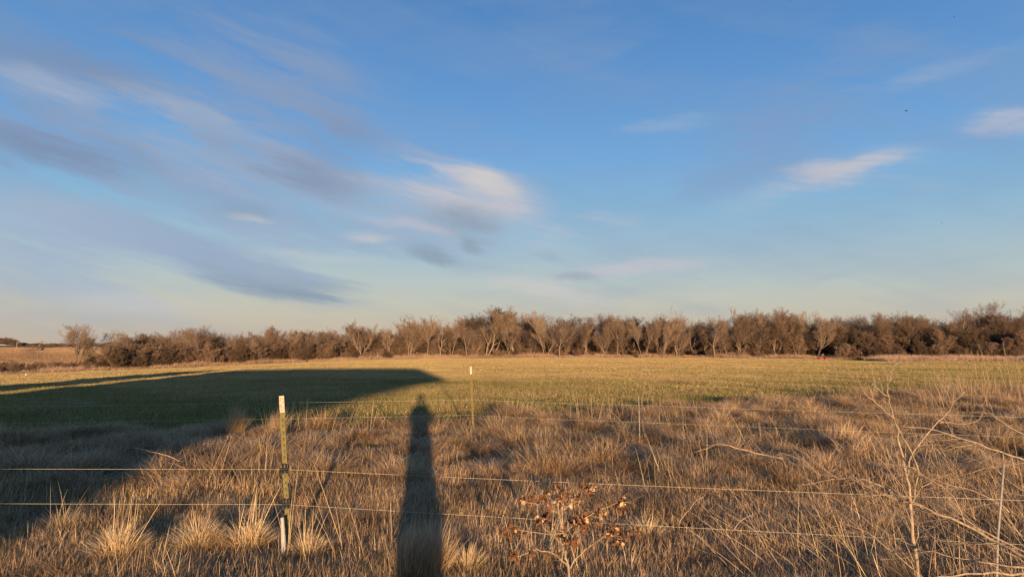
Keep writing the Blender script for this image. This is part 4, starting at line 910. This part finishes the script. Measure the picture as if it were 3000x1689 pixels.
# ------------------------------------------------------------------ unseen buildings behind the camera, shaped to cast the shadows in view
def back(px,py,Yb):
    P=hit(px,py); t=(P[1]-Yb)/LD[1]; return P-t*LD
Yb=-26.; SX=1.57; SZ=.92      # the barn front
o=empty('barn',(-7,Yb-5,0)); ox,oy=-7,Yb-5
def prism(prof,y0,y1,mat,nm):
    b=MB(); n=len(prof); b.poly([(x-ox,y0-oy,z) for x,z in prof]+[(x-ox,y1-oy,z) for x,z in prof],[tuple(range(n)),tuple(range(2*n-1,n-1,-1))]+[(i,i+n,(i+1)%n+n,(i+1)%n) for i in range(n)]); b.build(nm,mat,o)
prism([(-14.6+SX,-.3),(-1.48+SX,-.3),(-1.48+SX,2.25+SZ),(-14.6+SX,2.8+SZ)],Yb,Yb-9,M_barn,'wall')
prism([(x+SX,z+SZ) for x,z in [(-14.9,2.8),(-1.7,2.2),(-1.4,2.33),(-.46,2.58),(.28,2.86),(1.37,3.2),(3.2,3.62),(2.6,4.25),(1.6,5.25),(-8.5,5.42),(-14.9,5.42)]],Yb+.02,Yb-1.2,M_dark,'roof')  # flared outline made up to cast the edge of the pasture shadow
b=MB(); b.box((-2,5.03,1.3),(3.2,.06,2.6)); b.build('door',M_pole,o)
tag(o,'unseen brown barn behind the photographer, flared roof shaped to cast the long shadow','barn')
o=empty('shadow_shed',(-18.3+SX,Yb-3,0)); b=MB(); b.box((0,0,3.1),(3.7,6,6.4)); b.build('wall',M_barn,o); b=MB(); b.poly([(-2,-3.2,6.2),(2,-3.2,6.2),(2,3.2,6.2),(-2,3.2,6.2),(0,-3.2,6.42),(0,3.2,6.42)],[(0,1,4),(2,3,5),(1,2,5,4),(3,0,4,5),(3,2,1,0)]); b.build('roof',M_dark,o)  # unseen block added for the narrow shadow streak beside the barn's
tag(o,'unseen narrow tall shed left of the barn, added to cast the shadow streak','shed')

# the photographer, standing right behind the camera with the phone held up
def photographer():
    o=empty('person',(.052,-.40,0))
    vs=[(0,0,.98),(0,0,1.16),(0,.0,1.34),(0,.0,1.50),(0,.0,1.62),      # pelvis, waist, chest, shoulders, neck
        (.08,0,.92),(.085,.02,.52),(.09,0,.10),(.10,.14,.05),(-.08,0,.92),(-.085,.02,.52),(-.09,0,.10),(-.10,.14,.05),
        (.18,0,1.49),(.235,.10,1.27),(.10,.30,1.58),(-.18,0,1.49),(-.235,.10,1.27),(-.10,.30,1.58)]
    es=[(0,1),(1,2),(2,3),(3,4),(0,5),(5,6),(6,7),(7,8),(0,9),(9,10),(10,11),(11,12),(3,13),(13,14),(14,15),(3,16),(16,17),(17,18)]
    rad=[.20,.19,.19,.14,.07,.14,.12,.095,.05,.14,.12,.095,.05,.075,.055,.032,.075,.055,.032]
    me=bpy.data.meshes.new('body'); me.from_pydata(vs,es,[]); me.materials.append(M_coat); b=link('body',me,o)
    sk=b.modifiers.new('skin','SKIN'); sl=me.skin_vertices[0].data
    for i,r in enumerate(rad): sl[i].radius=(r,r*.8)
    sl[0].use_root=True
    sb=b.modifiers.new('smooth','SUBSURF'); sb.levels=2; sb.render_levels=2
    import bmesh
    bm=bmesh.new(); bmesh.ops.create_uvsphere(bm,u_segments=24,v_segments=16,radius=1)
    for v in bm.verts:
        x,y,z=v.co; k=1-.22*max(0,-z); v.co=(x*.078*k,y*.098*k,z*.118)
        if y>.75 and -.25<z<.1 and abs(x)<.25: v.co.y+=.02*(1-abs(x)/.25)     # nose
    hm=bpy.data.meshes.new('head'); bm.to_mesh(hm); bm.free(); hm.materials.append(M_skin); h=link('head',hm,o,(0,.03,1.755))
    for s in (-1,1):
        e=MB(); e.tube([(s*.078,.02,1.72),(s*.088,.015,1.75),(s*.08,.012,1.785)],[.01,.016,.01],8); e.build('ear',M_skin,o,True)
        e=MB(); e.tube([(s*.03,.105,1.765),(s*.03,.122,1.765)],[.014,.006],10); e.build('eye',M_hair,o,True)
    e=MB(); e.tube([(-.025,.112,1.70),(0,.120,1.698),(.025,.112,1.70)],.005,6); e.build('mouth',M_leaf,o,True)
    hb=MB(); hb.tube([(0,.0,1.76),(0,.0,1.80),(0,.005,1.85),(0,.015,1.895),(0,.015,1.915)],[.102,.104,.098,.06,.012],20); hb.build('knit_cap',M_coat,o,True)
    for s in (-1,1):
        # palm, thumb and four fingers closed round the phone's edge
        pv=[(s*.10,.30,1.58),(s*.088,.325,1.635),(s*.085,.34,1.66)]; hm=MB(); hm.tube(pv,[.026,.036,.030],10)
        for k in range(4):
            z=1.635+.021*k; hm.tube([(s*.092,.335,z),(s*.098,.372,z+.004),(s*.088,.392,z+.004),(s*(.066+.003*k),.394,z+.003)],[.0095,.009,.0085,.006],7)
        hm.tube([(s*.085,.32,1.63),(s*.066,.345,1.668),(s*.058,.356,1.692)],[.011,.0105,.007],7); hm.build('hand',M_skin,o,True)
    tag(o,'person in dark coat and knit cap holding up a phone, casting the long narrow shadow','person')
    ph=MB(); ph.box((0,0,0),(.155,.008,.074)); p=ph.build('phone',M_phone,None,False,(.0,-.03,1.695)); tag(p,'thin black phone held up sideways by the photographer','phone')
photographer()
print('trees',TREE_N[0],'objects',len(bpy.data.objects))
